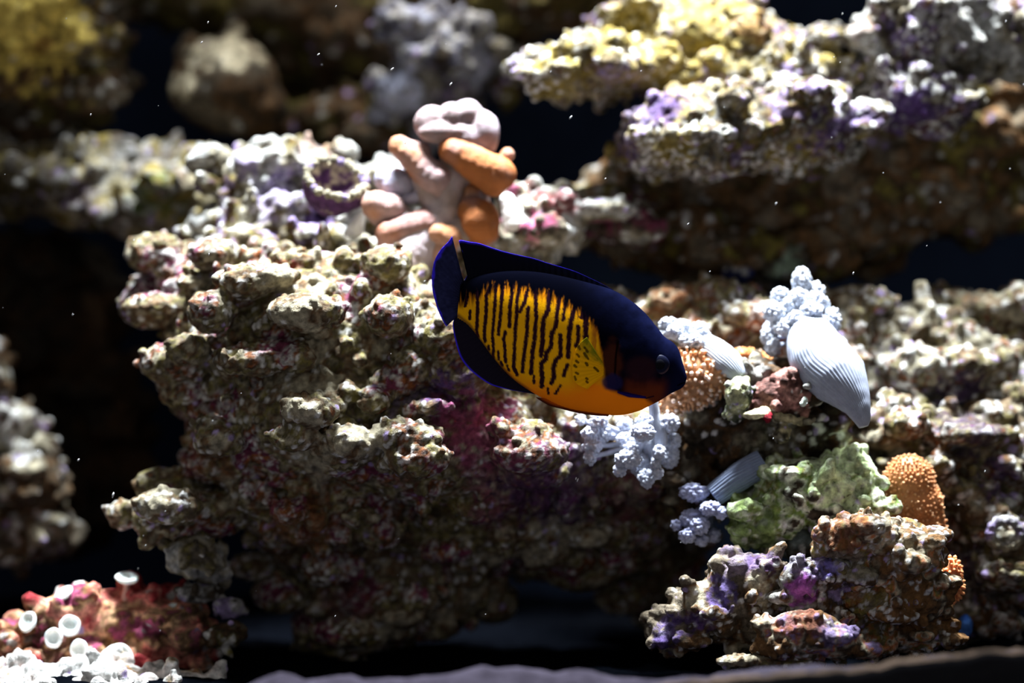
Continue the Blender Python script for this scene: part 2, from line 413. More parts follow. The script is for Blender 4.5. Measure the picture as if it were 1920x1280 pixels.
R['tr1'] = rock('reef_rock', 'big yellow and cream encrusted rock at the top right', [
    (1290, 80, 1.6, 175, 85, 150), (1130, 125, 1.3, 145, 52, 120), (1060, 140, 1.15, 85, 48, 80), (1430, 150, 1.45, 180, 90, 140),
    (1320, 245, 1.05, 145, 75, 130), (1530, 140, 1.45, 95, 80, 100), (1480, 245, 1.1, 130, 75, 130), (1225, 290, 1.15, 70, 42, 60)],
    knob=(60, 6, 16), voxel=4.8, nub=(12, 4.6), clump=(6, 16, 42), white=.34, seed=32, pal=[(c*.85, q) for c, q in PAL_YEL+[(BROWN, 2), (LILAC, .7)]], patches=[
        (1240, 190, 0.95, 55, PURPLE*.8, .9), (1180, 170, 0.95, 60, LILAC, .7), (1300, 40, 1.3, 160, YELLOW*1.2, .75), (1110, 110, 1.2, 90, YELLOW, .6), (1540, 240, 0.95, 45, PURPLE, .8), (1430, 40, 1.15, 40, RED*.6, .5),
        (1165, 270, 0.95, 35, PURPLE*.8, .8), (1400, 180, 0.95, 70, GREY*.7, .5)])
R['tr2'] = rock('reef_rock', 'white and lilac spotted rock in the upper right corner', [
    (1740, 60, 1.35, 135, 80, 110), (1880, 60, 1.35, 90, 80, 100), (1730, 185, 1.25, 90, 62, 90), (1670, 130, 1.3, 60, 60, 70), (1900, 110, 1.3, 60, 40, 50)],
    knob=(60, 6, 16), voxel=4.8, nub=(12, 4.6), clump=(6, 16, 42), white=.4, seed=35, pal=[(WHITE, 2.5), (CREAM, 2), (GREY, 2), (DARK, 2), (LILAC, 1.5), (BROWN, 1)], patches=[
        (1710, 215, 1.05, 50, PURPLE, .9), (1830, 30, 1.15, 60, WHITE, .7), (1620, 40, 1.15, 30, ORANGE*.7, .6)])
R['under'] = rock('reef_rock', 'shaded grey boulder under the top right rocks', [
    (1690, 320, 1.8, 190, 120, 110), (1480, 370, 1.85, 150, 100, 110), (1600, 420, 1.9, 120, 70, 90), (1870, 280, 1.95, 70, 100, 80), (1830, 370, 1.95, 110, 55, 80), (1330, 330, 1.75, 90, 60, 70)],
    knob=(24, 14, 34), voxel=8, white=.08, seed=38, pal=[(c*2.2, q) for c, q in PAL_DARK])
R['midshelf'] = rock('reef_rock', 'dark grey rock shelf behind the fish back, below the top right rocks', [
    (1240, 430, 1.75, 150, 60, 100), (1400, 480, 1.7, 140, 52, 100), (1130, 390, 1.85, 110, 50, 80), (1480, 500, 1.65, 60, 36, 60)],
    knob=(20, 12, 28), voxel=8, white=.08, seed=41, pal=[(c*2.2, q) for c, q in PAL_DARK])
R['bits1'] = rock('rubble_stone', 'dark blue stone lying on the shaded grey shelf', [(1385, 512, 1.4, 30, 16, 24)], knob=(10, 5, 9), voxel=4, clump=(0, 1, 2), white=.1, seed=43, stub=0, pal=[(lin((40, 50, 110)), 2), (lin((30, 36, 70)), 2)], cat='stone')
R['bits2'] = rock('rubble_stone', 'pale greenish stone beside the dark blue stone', [(1455, 508, 1.4, 34, 18, 24), (1490, 480, 1.45, 28, 18, 24)], knob=(10, 5, 9), voxel=4, clump=(0, 1, 2), white=.1, seed=44, stub=0, pal=[(lin((150, 170, 150)), 2), (GREY, 2)], cat='stone')
R['behind'] = rock('reef_rock', 'orange-brown rock just behind the fish head and big white coral', [
    (1320, 610, 1.02, 120, 62, 90), (1430, 650, 1.02, 100, 90, 90), (1240, 580, 1.02, 60, 34, 60), (1560, 640, 1.12, 80, 80, 80), (1350, 680, 0.92, 100, 40, 60)],
    knob=(52, 9, 24), voxel=5.5, seed=47, pal=[(c*1.4, q) for c, q in PAL_NUB+[(ORANGE*.7, 1.2)]], patches=[(1270, 560, 0.82, 50, ORANGE, .6), (1380, 670, 0.72, 40, ORANGE*.9, .7)])
R['rightback'] = rock('reef_rock', 'cream crested rock at the right edge behind the white coral', [
    (1750, 640, 1.25, 130, 75, 110), (1870, 650, 1.25, 110, 80, 100), (1680, 730, 1.15, 100, 90, 100), (1830, 760, 1.1, 140, 110, 110)],
    knob=(56, 9, 24), voxel=6, seed=50, pal=PAL_NUB+[(CREAM, 2)], patches=[(1800, 740, .8, 45, PURPLE*.4, .8), (1700, 580, 1.0, 60, CREAM, .5)])
R['rightlow'] = rock('reef_rock', 'brown rubble rock at the lower right edge', [
    (1745, 860, .8, 110, 90, 100), (1870, 870, .85, 90, 110, 90), (1830, 1000, .85, 80, 110, 80), (1900, 1050, .75, 55, 80, 70), (1790, 1150, .75, 120, 45, 70), (1690, 800, .75, 60, 50, 60)],
    knob=(56, 8, 22), voxel=5.5, seed=53, pal=PAL_NUB+[(BROWN, 2)], patches=[(1880, 900, .5, 40, PURPLE*.8, .7), (1790, 1060, .6, 50, PURPLE*.4, .7), (1820, 800, .6, 50, PURPLE*.5, .6)])
R['host'] = rock('reef_rock', 'dark crusted rock carrying the white soft corals, below the fish head', [
    (1430, 745, .42, 95, 55, 70), (1370, 800, .5, 105, 80, 80), (1500, 800, .5, 90, 65, 70), (1340, 890, .62, 100, 80, 80), (1430, 870, .6, 90, 60, 60), (1560, 760, .5, 50, 60, 60), (1330, 730, .5, 60, 40, 50)],
    knob=(46, 7, 20), voxel=4.6, clump=(7.0, 14, 30), white=.16, seed=56, pal=[(DARK, 3), (BROWN, 2), (GREY, 2), (CREAM, .9)], patches=[(1400, 700, .3, 40, WHITE, .7)])
R['green'] = rock('reef_rock', 'bright green encrusted rock under the white corals', [
    (1520, 925, .3, 110, 66, 80), (1430, 975, .28, 58, 48, 55), (1600, 915, .28, 50, 72, 60), (1480, 990, .4, 80, 40, 50)],
    knob=(70, 7, 18), voxel=4.2, clump=(7.0, 14, 30), white=.16, seed=59, pal=[(lin((160, 178, 124))*.8, 3), (lin((206, 214, 190)), 2), (OLIVE*1.6, 1.5), (GREEN*1.6, 1.5), (lin((214, 220, 200)), 1.5), (DARK*1.5, .8)], patches=[
        (1420, 970, .2, 60, lin((130, 156, 80))*.8, .7), (1580, 880, .2, 70, lin((200, 220, 170)), .7)])
R['brown'] = rock('reef_rock', 'reddish brown rough rock in the sharp right foreground', [
    (1600, 1010, .02, 75, 42, 55), (1690, 1040, .05, 78, 55, 65), (1695, 1110, .08, 85, 68, 70), (1610, 1100, .1, 85, 70, 65), (1700, 1180, .15, 90, 45, 60), (1610, 1180, .15, 90, 50, 60)],
    knob=(60, 6, 17), voxel=3.6, nub=(11, 3.2), fine=2.0, clump=(7.0, 14, 30), white=.24, seed=62, pal=[(c*2.0, q) for c, q in PAL_BROWN+[(OLIVE*.8, 2), (GREY, 1.5)]], patches=[(1680, 1010, -.1, 50, CREAM, .6), (1580, 990, -.1, 50, lin((112, 66, 44))*.8, .7), (1730, 1040, -.1, 40, CREAM*.8, .5), (1600, 1130, -.1, 30, ORANGE*.7, .7)])
R['purple'] = rock('reef_rock', 'purple crusted slanting rock on the sand in the right foreground', [
    (1410, 1090, .1, 85, 52, 60), (1340, 1140, .12, 90, 52, 60), (1270, 1185, .14, 62, 38, 50), (1430, 1160, .14, 90, 60, 55)],
    knob=(50, 6, 16), voxel=3.8, nub=(12, 3), clump=(7.0, 14, 30), white=.16, seed=65, pal=[(GREY*2, 2), (DARK*1.8, 2), (BROWN*1.7, 1.4), (CREAM*1.5, 1)], patches=[
        (1390, 1050, 0, 40, LILAC*1.2, .45), (1350, 1110, 0, 30, lin((130, 110, 200))*.45, .7), (1250, 1195, 0, 34, lin((120, 96, 184))*.45, .75), (1430, 1050, 0, 30, PURPLE, .6), (1320, 1160, 0, 22, PURPLE, .7), (1290, 1170, 0, 24, PURPLE, .7)])
R['small'] = rock('reef_rock', 'small rock with a violet top leaning against the brown foreground rock', [
    (1500, 1085, -.02, 42, 34, 38), (1560, 1080, .02, 46, 40, 40), (1530, 1130, .02, 52, 36, 40)],
    knob=(64, 6, 14), voxel=3.4, nub=(11, 3), clump=(7.0, 14, 30), white=.16, seed=68, pal=[(CREAM, 2), (WHITE, 1), (BROWN, 2), (DARK, 1.4), (LILAC, .8)], patches=[(1510, 1110, -.1, 32, lin((150, 80, 160)), .9), (1480, 1055, -.1, 26, WHITE, .6), (1560, 1060, -.1, 26, lin((120, 110, 190)), .7)])
R['small2'] = rock('reef_rock', 'low brown stone with lilac flecks standing on the sand in front', [
    (1510, 1185, -.12, 72, 42, 45), (1570, 1205, -.1, 50, 30, 40), (1450, 1210, -.1, 40, 22, 34)],
    knob=(60, 6, 14), voxel=3.4, nub=(11, 3), clump=(7.0, 14, 30), white=.16, seed=71, pal=[(c*1.6, q) for c, q in PAL_BROWN+[(LILAC*.7, 1.2)]], patches=[(1555, 1190, -.2, 24, LILAC, .9), (1500, 1150, -.2, 40, lin((110, 66, 52)), .8)])
R['gball'] = rock('rubble_stone', 'round grey-green ball between green rock and brown rock', [(1500, 1022, .3, 34, 34, 32)], knob=(4, 5, 9), voxel=3.6, nub=(12, 1.2), clump=(0, 1, 2), white=.1, seed=73, stub=0, pal=[(lin((130, 146, 146)), 3), (GREY, 1)], cat='stone')
R['red'] = rock('reef_rock', 'red and pink rock studded with white polyps in the lower left corner', [
    (230, 1165, .65, 140, 62, 90), (110, 1190, .65, 85, 60, 80), (325, 1200, .65, 80, 60, 80), (30, 1225, .6, 55, 36, 60), (190, 1240, .55, 160, 50, 70)],
    knob=(24, 10, 26), voxel=5, nub=(20, 3), clump=(4, 20, 40), white=.08, seed=76, stub=.1, pal=[(RED*2.3, 3), (lin((214, 140, 124)), 3), (lin((200, 160, 122)), 2), (BROWN*2, 1.2), (PINK*2, 1.5)], patches=[
        (20, 1210, .4, 70, ORANGE*.7, .7), (90, 1190, .4, 45, DARK, .6), (360, 1195, .4, 60, DARK*1.5, .6), (210, 1110, .4, 40, RED*2.2, .7)])
R['white'] = rock('reef_rock', 'blown-out white nubbly rubble along the bottom left corner', [
    (60, 1284, .3, 120, 40, 60), (200, 1286, .3, 120, 40, 60), (330, 1294, .3, 90, 36, 50), (60, 1330, .12, 150, 46, 60), (250, 1332, .12, 160, 46, 60)],
    knob=(70, 9, 20), voxel=5, clump=(3, 16, 30), white=.7, seed=79, pal=[(WHITE*2, 5), (lin((246, 230, 224))*.7, 2), (CREAM*1.8, 1), (lin((200, 150, 110))*.5, .5)])
R['leftcol'] = rock('reef_rock', 'blurred upright rock with white flecks at the left edge', [
    (-30, 720, 1.8, 50, 90, 70), (10, 800, 1.75, 60, 50, 70), (60, 900, 1.7, 62, 70, 70), (30, 1000, 1.7, 75, 62, 70), (95, 990, 1.75, 42, 60, 50)],
    knob=(36, 8, 18), voxel=7, clump=(4, 18, 36), white=.2, seed=82, pal=[(GREY*1.3, 2), (BROWN*1.3, 3), (DARK*1.3, 3), (CREAM*1.5, 1)], patches=[(20, 790, 1.5, 46, WHITE*2.6, .9), (30, 840, 1.5, 34, WHITE*2.4, .9), (60, 1020, 1.1, 60, PURPLE*.5, .7), (100, 950, 1.1, 30, ORANGE*.7, .6)])
R['lump'] = rock('rubble_stone', 'cream lump tucked under the lower left lip of the big rock', [(360, 1035, 0.45, 48, 34, 40), (335, 1055, 0.45, 26, 24, 26), (390, 1065, 0.55, 40, 30, 30)], knob=(50, 7, 15), voxel=4.5, clump=(0, 1, 2), white=.1, seed=85, pal=PAL_PALE+[(OLIVE, 1.4), (GREY, 1.4)], cat='stone', patches=[(315, 1052, 0.3, 16, LILAC, .8)])
R['lump2'] = rock('rubble_stone', 'lilac flecked flat stone above the red polyp rock', [(370, 1112, 0.5, 40, 16, 28), (430, 1140, 0.5, 30, 20, 24)], knob=(50, 6, 12), voxel=4, clump=(0, 1, 2), white=.1, seed=86, pal=[(LILAC, 2), (WHITE, 1), (DARK, 2)], cat='stone')
R['lump3'] = rock('rubble_stone', 'dark stone with a white ridge at the right of the red polyp rock', [(415, 1195, 0.45, 36, 24, 30), (440, 1185, 0.5, 24, 20, 24)], knob=(40, 6, 12), voxel=4, clump=(0, 1, 2), white=.1, seed=87, pal=PAL_DARK+[(WHITE, 1.2)], cat='stone', patches=[(420, 1180, 0.3, 24, WHITE, .8)])
R['floorgrit'] = rock('rubble_stone', 'pale gritty stone half buried in sand below the brown rock', [(1400, 1240, -.1, 60, 14, 30), (1490, 1244, -.1, 60, 12, 30)], knob=(60, 4, 9), voxel=3.4, nub=(9, 2), clump=(0, 1, 2), white=.1, seed=88, pal=PAL_NUB, cat='stone')
R['gloom'] = rock('reef_rock', 'added near-black rock giving the gap at the left its darkness', [(110, 640, 2.5, 110, 160, 90), (60, 560, 2.6, 120, 90, 80), (150, 860, 2.4, 120, 160, 80)], knob=(14, 14, 30), voxel=10, white=0, seed=89, pal=[(DARK*.5, 2), (BROWN*.4, 1)])  # added rock, coloured near-black to stand in for shade in the gap

# ---------------------------------------------------------------- finger leather coral
TAN = lin((166, 114, 78)); ORNG = lin((150, 90, 48)); LAV = lin((138, 132, 148)); PALE = lin((148, 140, 154))
def lobe_col(v, c0, c1, top, seed):
    """tan flesh with a paler fuzz of polyps in soft blotches"""
    n = fbm(v/0.16, 3, seed)
    m = sstep(0.35, 0.7, n)*top
    return c0*(1-m[:, None])+c1*m[:, None]
def lump_part(parent, name, balls, d, c0, c1=PALE, top=0.5, seed=1, voxel=3.0, sm=4, relief=2.5, material='leather', label=None):
    """balls: (px, py, rx, ry, dd) in photo pixels, dd = extra depth in pixels"""
    parts = []
    for b in balls:
        px, py, rx, ry = b[:4]; dd = (b[4] if len(b) > 4 else 0)*kk(d)
        c = at(px, py, d); c[1] += dd
        rz = b[5] if len(b) > 5 else min(rx, ry)*1.05
        parts.append(ell(c, np.array([rx, rz, ry])*kk(d), 3))
    v, n, f = remesh(parts, voxel*kk(d), sm)
    v2 = v+n*(relief*kk(d)*(fbm(v/(22*kk(d)), 3, seed)-0.5)*2)[:, None]
    return under(parent, name, v2, f, M[material], lobe_col(v, c0, c1, top, seed), label)
def along(a, b, r0, r1, n=6, dd0=0, dd1=0, sq=1.0):
    return [(a[0]+(b[0]-a[0])*t, a[1]+(b[1]-a[1])*t, (r0+(r1-r0)*t), (r0+(r1-r0)*t)*sq, dd0+(dd1-dd0)*t) for t in np.linspace(0, 1, n)]

FD = 0.72
fc = empty('finger_leather_coral', at(765, 525, FD), 'tan and orange finger leather coral with thick smooth lobes above the fish tail', 'coral')
lump_part(fc, 'stalk', along((752, 505), (795, 445), 60, 44) + along((795, 445), (835, 390), 42, 32) + along((835, 385), (848, 335), 30, 26) + along((845, 335), (900, 300), 24, 26, dd0=4, dd1=10) +
          along((822, 392), (795, 335), 28, 26, dd0=0, dd1=8) + along((850, 440), (890, 420), 34, 30) + along((770, 430), (735, 432), 38, 30) + along((848, 330), (855, 265), 26, 30, dd0=8, dd1=14) + along((880, 330), (900, 440), 30, 34, dd0=24, dd1=20),
          FD, lin((140, 122, 116)), lin((168, 156, 164)), .8, 3, label='grey lilac branching stalk')
lump_part(fc, 'lobe', [(808, 230, 32, 34, 6), (848, 220, 26, 30, 0), (876, 214, 30, 30, 10), (904, 250, 33, 46, 8), (872, 262, 46, 36, 6), (822, 250, 38, 22, -14), (793, 232, 18, 26, 4), (860, 250, 26, 18, -12)], FD, lin((134, 116, 118)), PALE, .8, 5, label='pale lilac crown lobe')
lump_part(fc, 'lobe', along((850, 284), (935, 328), 27, 33, 7, -16, -30) + along((870, 305), (925, 345), 24, 26, 5, -12, -20), FD, ORNG, LAV, .45, 7, label='large orange lobe')
lump_part(fc, 'lobe', along((748, 274), (818, 338), 20, 32, 7, -4, -8) + along((748, 276), (790, 285), 17, 19) + along((770, 300), (825, 360), 22, 26, 5, -2, -2), FD, TAN*.85, LAV, .6, 9)
lump_part(fc, 'lobe', [(708, 386, 31, 29, -8), (732, 390, 32, 28, -6), (718, 402, 29, 24, -2), (750, 405, 30, 22, 0)], FD, TAN, LAV, .6, 11)
lump_part(fc, 'lobe', along((728, 438), (800, 420), 25, 30, 6, -22, -14) + [(748, 458, 42, 28, -14), (780, 450, 34, 30, -10)], FD, ORNG*.95, LAV, .45, 13)
lump_part(fc, 'lobe', [(822, 438, 27, 22, -26), (840, 446, 28, 24, -24), (832, 474, 26, 32, -18)], FD, TAN, LAV, .4, 15)
lump_part(fc, 'lobe', [(900, 415, 38, 42, -18), (888, 398, 32, 30, -12), (905, 434, 33, 28, -18)], FD, ORNG, LAV, .45, 17)
lump_part(fc, 'lobe', [(745, 345, 33, 32, 20), (722, 335, 22, 22, 26)], FD, lin((170, 176, 206)), PALE, .7, 19, label='bluish white rear lobe')
lump_part(fc, 'lobe', along((745, 378), (785, 368), 11, 13, 5, 4, 8) + along((785, 368), (792, 340), 13, 10, 4, 8, 14), FD, lin((190, 190, 214)), PALE, .6, 21, label='bluish white rim lobe')
lump_part(fc, 'lobe', [(951, 290, 15, 14, 6), (940, 300, 13, 13, 6)], FD, TAN*.8, LAV, .4, 23)
lump_part(fc, 'lobe', [(884, 362, 16, 18, -6), (880, 378, 18, 16, -4)], FD, TAN*.7, LAV, .4, 25)
lump_part(fc, 'lobe', [(712, 500, 22, 20, -16), (735, 505, 44, 26, -12)], FD, lin((140, 128, 118)), LAV, .4, 27)
ws = empty('white_sponge', at(965, 425, 0.9), 'smooth white sponge lump wedged between finger coral and pink rock', 'sponge')
lump_part(ws, 'body', along((952, 375), (968, 420), 14, 26, 5) + [(985, 418, 22, 20)], 0.86, lin((226, 226, 222)), lin((240, 240, 240)), .5, 31, material='soft')
wsd = empty('white_sponge', at(668, 440, 0.8), 'small white drop-shaped sponge below the purple bowl', 'sponge')
lump_part(wsd, 'body', along((680, 400), (666, 430), 7, 17, 5) + [(660, 436, 16, 10)], 0.78, lin((226, 226, 226)), lin((240, 240, 240)), .5, 33, material='soft')

# purple bowl: a hollow crusted cup with a beaded pale rim
def bowl():
    d = 0.76; k = kk(d); c = at(626, 350, d)
    e = empty('purple_cup_sponge', at(625, 418, d), 'dark purple hollow bowl with a beaded cream rim on the crest', 'sponge')
    A = Vector((0.25, -0.62, 0.75)).normalized(); q = A.to_track_quat('Z', 'Y').to_matrix()
    prof = [(0, -46), (26, -45), (44, -36), (56, -18), (60, 4), (58, 16), (50, 16), (44, 2), (34, -14), (18, -22), (0, -24)]
    pr = catmull(np.array(prof, float), np.linspace(0, 1, 60)); n = 96
    th = np.linspace(0, 2*math.pi, n, endpoint=False)
    v = np.array([[r*math.cos(t), r*math.sin(t), z] for r, z in pr for t in th])*k
    v = v@np.array(q).T+c
    F = np.array([(i*n+j, i*n+(j+1) % n, (i+1)*n+(j+1) % n, (i+1)*n+j) for i in range(len(pr)-1) for j in range(n)])
    nz = fbm(v/(20*k), 3, 5)-0.5
    v = v+(v-c)*(0.28*nz)[:, None]+np.array([0, 0, 1.])*(8*k*(fbm(v/(9*k), 2, 9)-0.5))[:, None]
    m = sstep(0.35, 0.65, fbm(v/(16*k), 3, 8)+np.repeat(np.interp(np.arange(60), [0, 24, 34, 40, 59], [-.35, -.3, .05, -.1, -.12]), n))
    col = lin((74, 46, 84))*(1-m[:, None])+lin((190, 180, 150))*m[:, None]
    under(e, 'bowl', v, F, M['rock'], col)
    rng = np.random.default_rng(4)
    for i in range(26):
        t = 2*math.pi*i/26+rng.uniform(-.08, .08)
        p = np.array([55*math.cos(t), 55*math.sin(t), 18+rng.uniform(-2, 5)])*k
        bv, bf = ell(np.array(q)@p+c, rng.uniform(6, 11, 3)*k, 2)
        bv = bv+(3*k*(fbm(bv/(7*k), 2, i)-0.5))[:, None]
        under(e, 'rim_bead', bv, bf, M['rock'], np.tile(CREAM*rng.uniform(.7, 1.2) if i % 5 else LILAC, (len(bv), 1)))
bowl()

# ---------------------------------------------------------------- white tree-like soft corals
SOFT = lin((176, 182, 194)); SOFTB = lin((170, 182, 204))
def cluster(parent, px, py, rx, ry, d, colr, seed, grain=7.0, amp=6.2):
    """a head of tiny packed polyps"""
    k = kk(d); c = at(px, py, d); s = 5 if max(rx, ry) > 13 else 4
    v, f = ell((0, 0, 0), np.array([rx, min(rx, ry)*1.0, ry])*k, s)
    nn = v/np.linalg.norm(v, axis=1)[:, None]
    v = v*(1+0.28*(fbm(v/(11*k)+seed, 2, seed)-0.5))[:, None]
    g = grain*k
    d2, cid = worley(v/g+seed*3.7, seed, 0.9)
    v = v+nn*(amp*k*(0.45-d2*1.5))[:, None]
    col = colr*(0.8+0.3*cid)[:, None]
    return under(parent, 'polyp_head', v+c, f, M['soft'], col)
def trunk(parent, path, radii, d, colr, folds=34, fold_amp=1.5, name='trunk', n=160, sub=14):
    k = kk(d)
    V, F = tube([at(p[0], p[1], d+(p[2] if len(p) > 2 else 0)) for p in path], np.array(radii)*k, n, sub=sub)
    m = len(V)//n
    th = np.tile(np.linspace(0, 2*math.pi, n, endpoint=False), m); s = np.repeat(np.linspace(0, 1, m), n)
    cen = np.repeat(V.reshape(m, n, 3).mean(1), n, 0); u = V-cen; u /= np.linalg.norm(u, axis=1)[:, None]+1e-9
    V = V+u*(k*(fold_amp*np.sin(th*folds+2.5*s*math.pi+3*fbm(V/(30*k), 2, 4))+4*(fbm(V/(26*k), 2, 6)-.5)))[:, None]
    return under(parent, name, V, F, M['soft'], np.tile(colr, (len(V), 1)))
def soft_coral(label, base, tr, radii, heads, d, colr, group='white tree-like soft corals', stems=True, folds=34, fold_amp=1.5, seed=0, tip=None, tcol=None):
    e = empty('soft_coral', at(base[0], base[1], d), label, 'coral', group)
    trunk(e, tr, radii, d, colr if tcol is None else tcol, folds, fold_amp)
    tp = tip or tr[-1]; tdd = tr[-1][2] if len(tr[-1]) > 2 else 0
    for i, h in enumerate(heads):
        px, py, rx, ry = h[:4]; dd = h[4] if len(h) > 4 else 0.0
        if stems:
            a = at(tp[0]+(px-tp[0])*.12, tp[1]+(py-tp[1])*.12, d+tdd); b = at(px, py, d+dd+tdd)
            a[1] += .03; b[1] += .02; mid = (a+b)/2+np.array([0, .05, -.012]); r = kk(d)
            V, F = tube([a, mid, b], [8*r, 5*r, 4*r], 14)
            under(e, 'branch', V, F, M['soft'], np.tile((colr if tcol is None else tcol)*.95, (len(V), 1)))
        cluster(e, px, py, rx, ry, d+dd+tdd, colr, seed+i)
    return e
soft_coral('largest white soft coral with a broad ribbed trunk and knobbly heads', (1612, 795), [(1619, 800, -.12), (1607, 760, -.1), (1575, 712, -.04), (1538, 672, .05), (1520, 632, .14), (1512, 596, .2)], [8, 26, 54, 58, 46, 28],
    [(1503, 527, 18, 25, .03), (1499, 559, 20, 19, 0), (1528, 563, 19, 18, .02), (1533, 545, 14, 16, .04), (1522, 584, 22, 19, -.06), (1463, 556, 18, 18, .02), (1478, 572, 17, 17, 0),
     (1452, 585, 22, 19, -.02), (1491, 598, 15, 15, -.06), (1473, 614, 20, 17, -.05), (1459, 600, 18, 17, 0), (1560, 602, 17, 25, 0), (1578, 650, 11, 17, .06), (1436, 630, 10, 15, .05), (1449, 651, 15, 18, .04), (1446, 617, 15, 15, .08), (1542, 570, 14, 14, .04)],
    .22, SOFT, folds=46, fold_amp=.8, seed=10, tip=(1515, 620), tcol=lin((142, 149, 168)))
soft_coral('white soft coral bent over the orange polyps at the fish mouth', (1385, 700), [(1392, 708, -.06), (1368, 682, -.02), (1340, 660, .05), (1312, 643, .08)], [12, 24, 27, 20],
    [(1254, 607, 19, 13), (1278, 615, 19, 16), (1307, 623, 20, 18), (1287, 639, 15, 13, -.05), (1304, 640, 16, 13, -.06), (1251, 623, 16, 12), (1266, 622, 16, 14, -.03), (1322, 634, 12, 14)],
    .3, SOFT, seed=40, tcol=lin((166, 172, 186)))
soft_coral('white soft coral hanging under the belly of the fish', (1226, 762), [(1224, 752), (1228, 778), (1236, 805), (1240, 835)], [9, 9, 12, 10],
    [(1088, 787, 10, 9, .1), (1122, 791, 16, 14), (1106, 813, 16, 13), (1110, 836, 18, 13), (1107, 857, 12, 15), (1208, 790, 16, 15, -.06), (1205, 811, 22, 17, -.1), (1172, 824, 16, 13, .02), (1183, 843, 15, 14, -.05),
     (1177, 861, 25, 17, -.07), (1162, 882, 12, 11, -.05), (1255, 793, 19, 17), (1262, 828, 15, 16, .05), (1236, 848, 12, 13, -.06), (1230, 872, 9, 12, -.06), (1233, 888, 11, 11, -.06), (1212, 897, 16, 17), (1172, 796, 14, 13, .08), (1130, 812, 16, 16, .06), (1200, 870, 20, 22, .05), (1255, 855, 18, 22, .07)],
    .24, lin((172, 178, 194)), seed=60, tip=(1215, 820))
soft_coral('blue-grey soft coral with a thick bare trunk drooping beside the green rock', (1415, 875), [(1432, 866), (1405, 882), (1370, 905), (1338, 930)], [24, 26, 24, 21],
    [(1301, 923, 29, 17), (1334, 953, 20, 13, -.05), (1352, 962, 12, 12, -.06), (1297, 972, 21, 17), (1312, 985, 19, 16, -.03), (1288, 1003, 15, 14, -.03), (1268, 984, 10, 10), (1370, 957, 12, 12, .04), (1316, 1013, 13, 11), (1340, 1004, 13, 13, .05), (1318, 960, 14, 12, .05)],
    .26, lin((150, 155, 186)), seed=90, tip=(1330, 945), tcol=lin((112, 124, 150)), folds=24, fold_amp=.9)

# ---------------------------------------------------------------- orange polyp colonies
def colony(label, base, balls, d, n, seed, col=lin((196, 148, 108)), tipc=lin((216, 190, 174)), ln=(8, 13), rr=4.0, tipf=.45):
    k = kk(d)
    e = empty('polyp_colony', at(base[0], base[1], d), label, 'coral', 'orange polyp colonies')
    parts = [ell(at(b[0], b[1], d), np.array([b[2], b[4] if len(b) > 4 else min(b[2], b[3])*.8, b[3]])*k, 3) for b in balls]
    v, nn, f = remesh(parts, 4*k, 3)
    cc = col*.85*(0.7+.6*fbm(v/(12*k), 2, seed))[:, None]
    under(e, 'base', v, f, M['polyp'], cc)
    rng = np.random.default_rng(seed)
    ok = np.where(nn[:, 1] < 0.35)[0]; ids = rng.choice(ok, size=min(n*4, len(ok)), replace=False)
    keep = []
    for i in ids:
        if all(np.sum((v[i]-v[j])**2) > (rr*1.9*k)**2 for j in keep): keep.append(i)
        if len(keep) >= n: break
    A, T = [], []
    for i in keep:
        dr = nn[i]+rng.normal(size=3)*.25; dr /= np.linalg.norm(dr); L = rng.uniform(*ln)*k; r = rr*rng.uniform(.8, 1.2)*k
        zq = np.array(Vector(dr).to_track_quat('Z', 'Y').to_matrix())
        bv, bf = ell((0, 0, 0), (r, r, L*.75), 1); A.append((bv@zq.T+v[i]+dr*L*.3, bf))
        if rng.random() < tipf:
            bv, bf = ell((0, 0, 0), (r*1.05, r*1.05, r*.8), 1); T.append((bv@zq.T+v[i]+dr*L*.98, bf))
    V, F = joined(A); o = under(e, 'polyps', V, F, M['polyp'], col*(0.8+.4*vnoise(V/(9*k), seed))[:, None]); o['kind'] = 'stuff'
    if T:
        V, F = joined(T); o = under(e, 'polyp_tips', V, F, M['polyp'], np.tile(tipc, (len(V), 1))); o['kind'] = 'stuff'
colony('orange polyp colony with white tips in front of the fish mouth', (1310, 765), [(1300, 700, 50, 46, 34), (1340, 705, 46, 36, 34), (1290, 735, 50, 26, 28), (1255, 755, 34, 18, 22)], .34, 230, 5)
colony('tall orange bag of tiny polyps between green rock and right rubble', (1715, 1000), [(1705, 900, 46, 46, 36), (1715, 945, 52, 50, 36), (1740, 985, 34, 34, 28)], .38, 420, 6, col=lin((176, 118, 74)), tipc=lin((200, 150, 110)), ln=(3, 6), rr=2.6, tipf=.25)
colony('small orange frilled polyp tuft at the right side of the brown rock', (1770, 1135), [(1783, 1070, 18, 26, 18), (1785, 1100, 20, 26, 18), (1762, 1122, 24, 14, 16)], .16, 120, 7, col=lin((222, 146, 96)), ln=(6, 9), rr=3.6, tipf=0.0)
colony('low orange polyp strip behind the white coral stump', (1410, 672), [(1395, 664, 32, 10, 20), (1425, 672, 24, 9, 16)], .62, 90, 8, col=lin((214, 140, 84)), ln=(3, 6), rr=2.4, tipf=0.1)

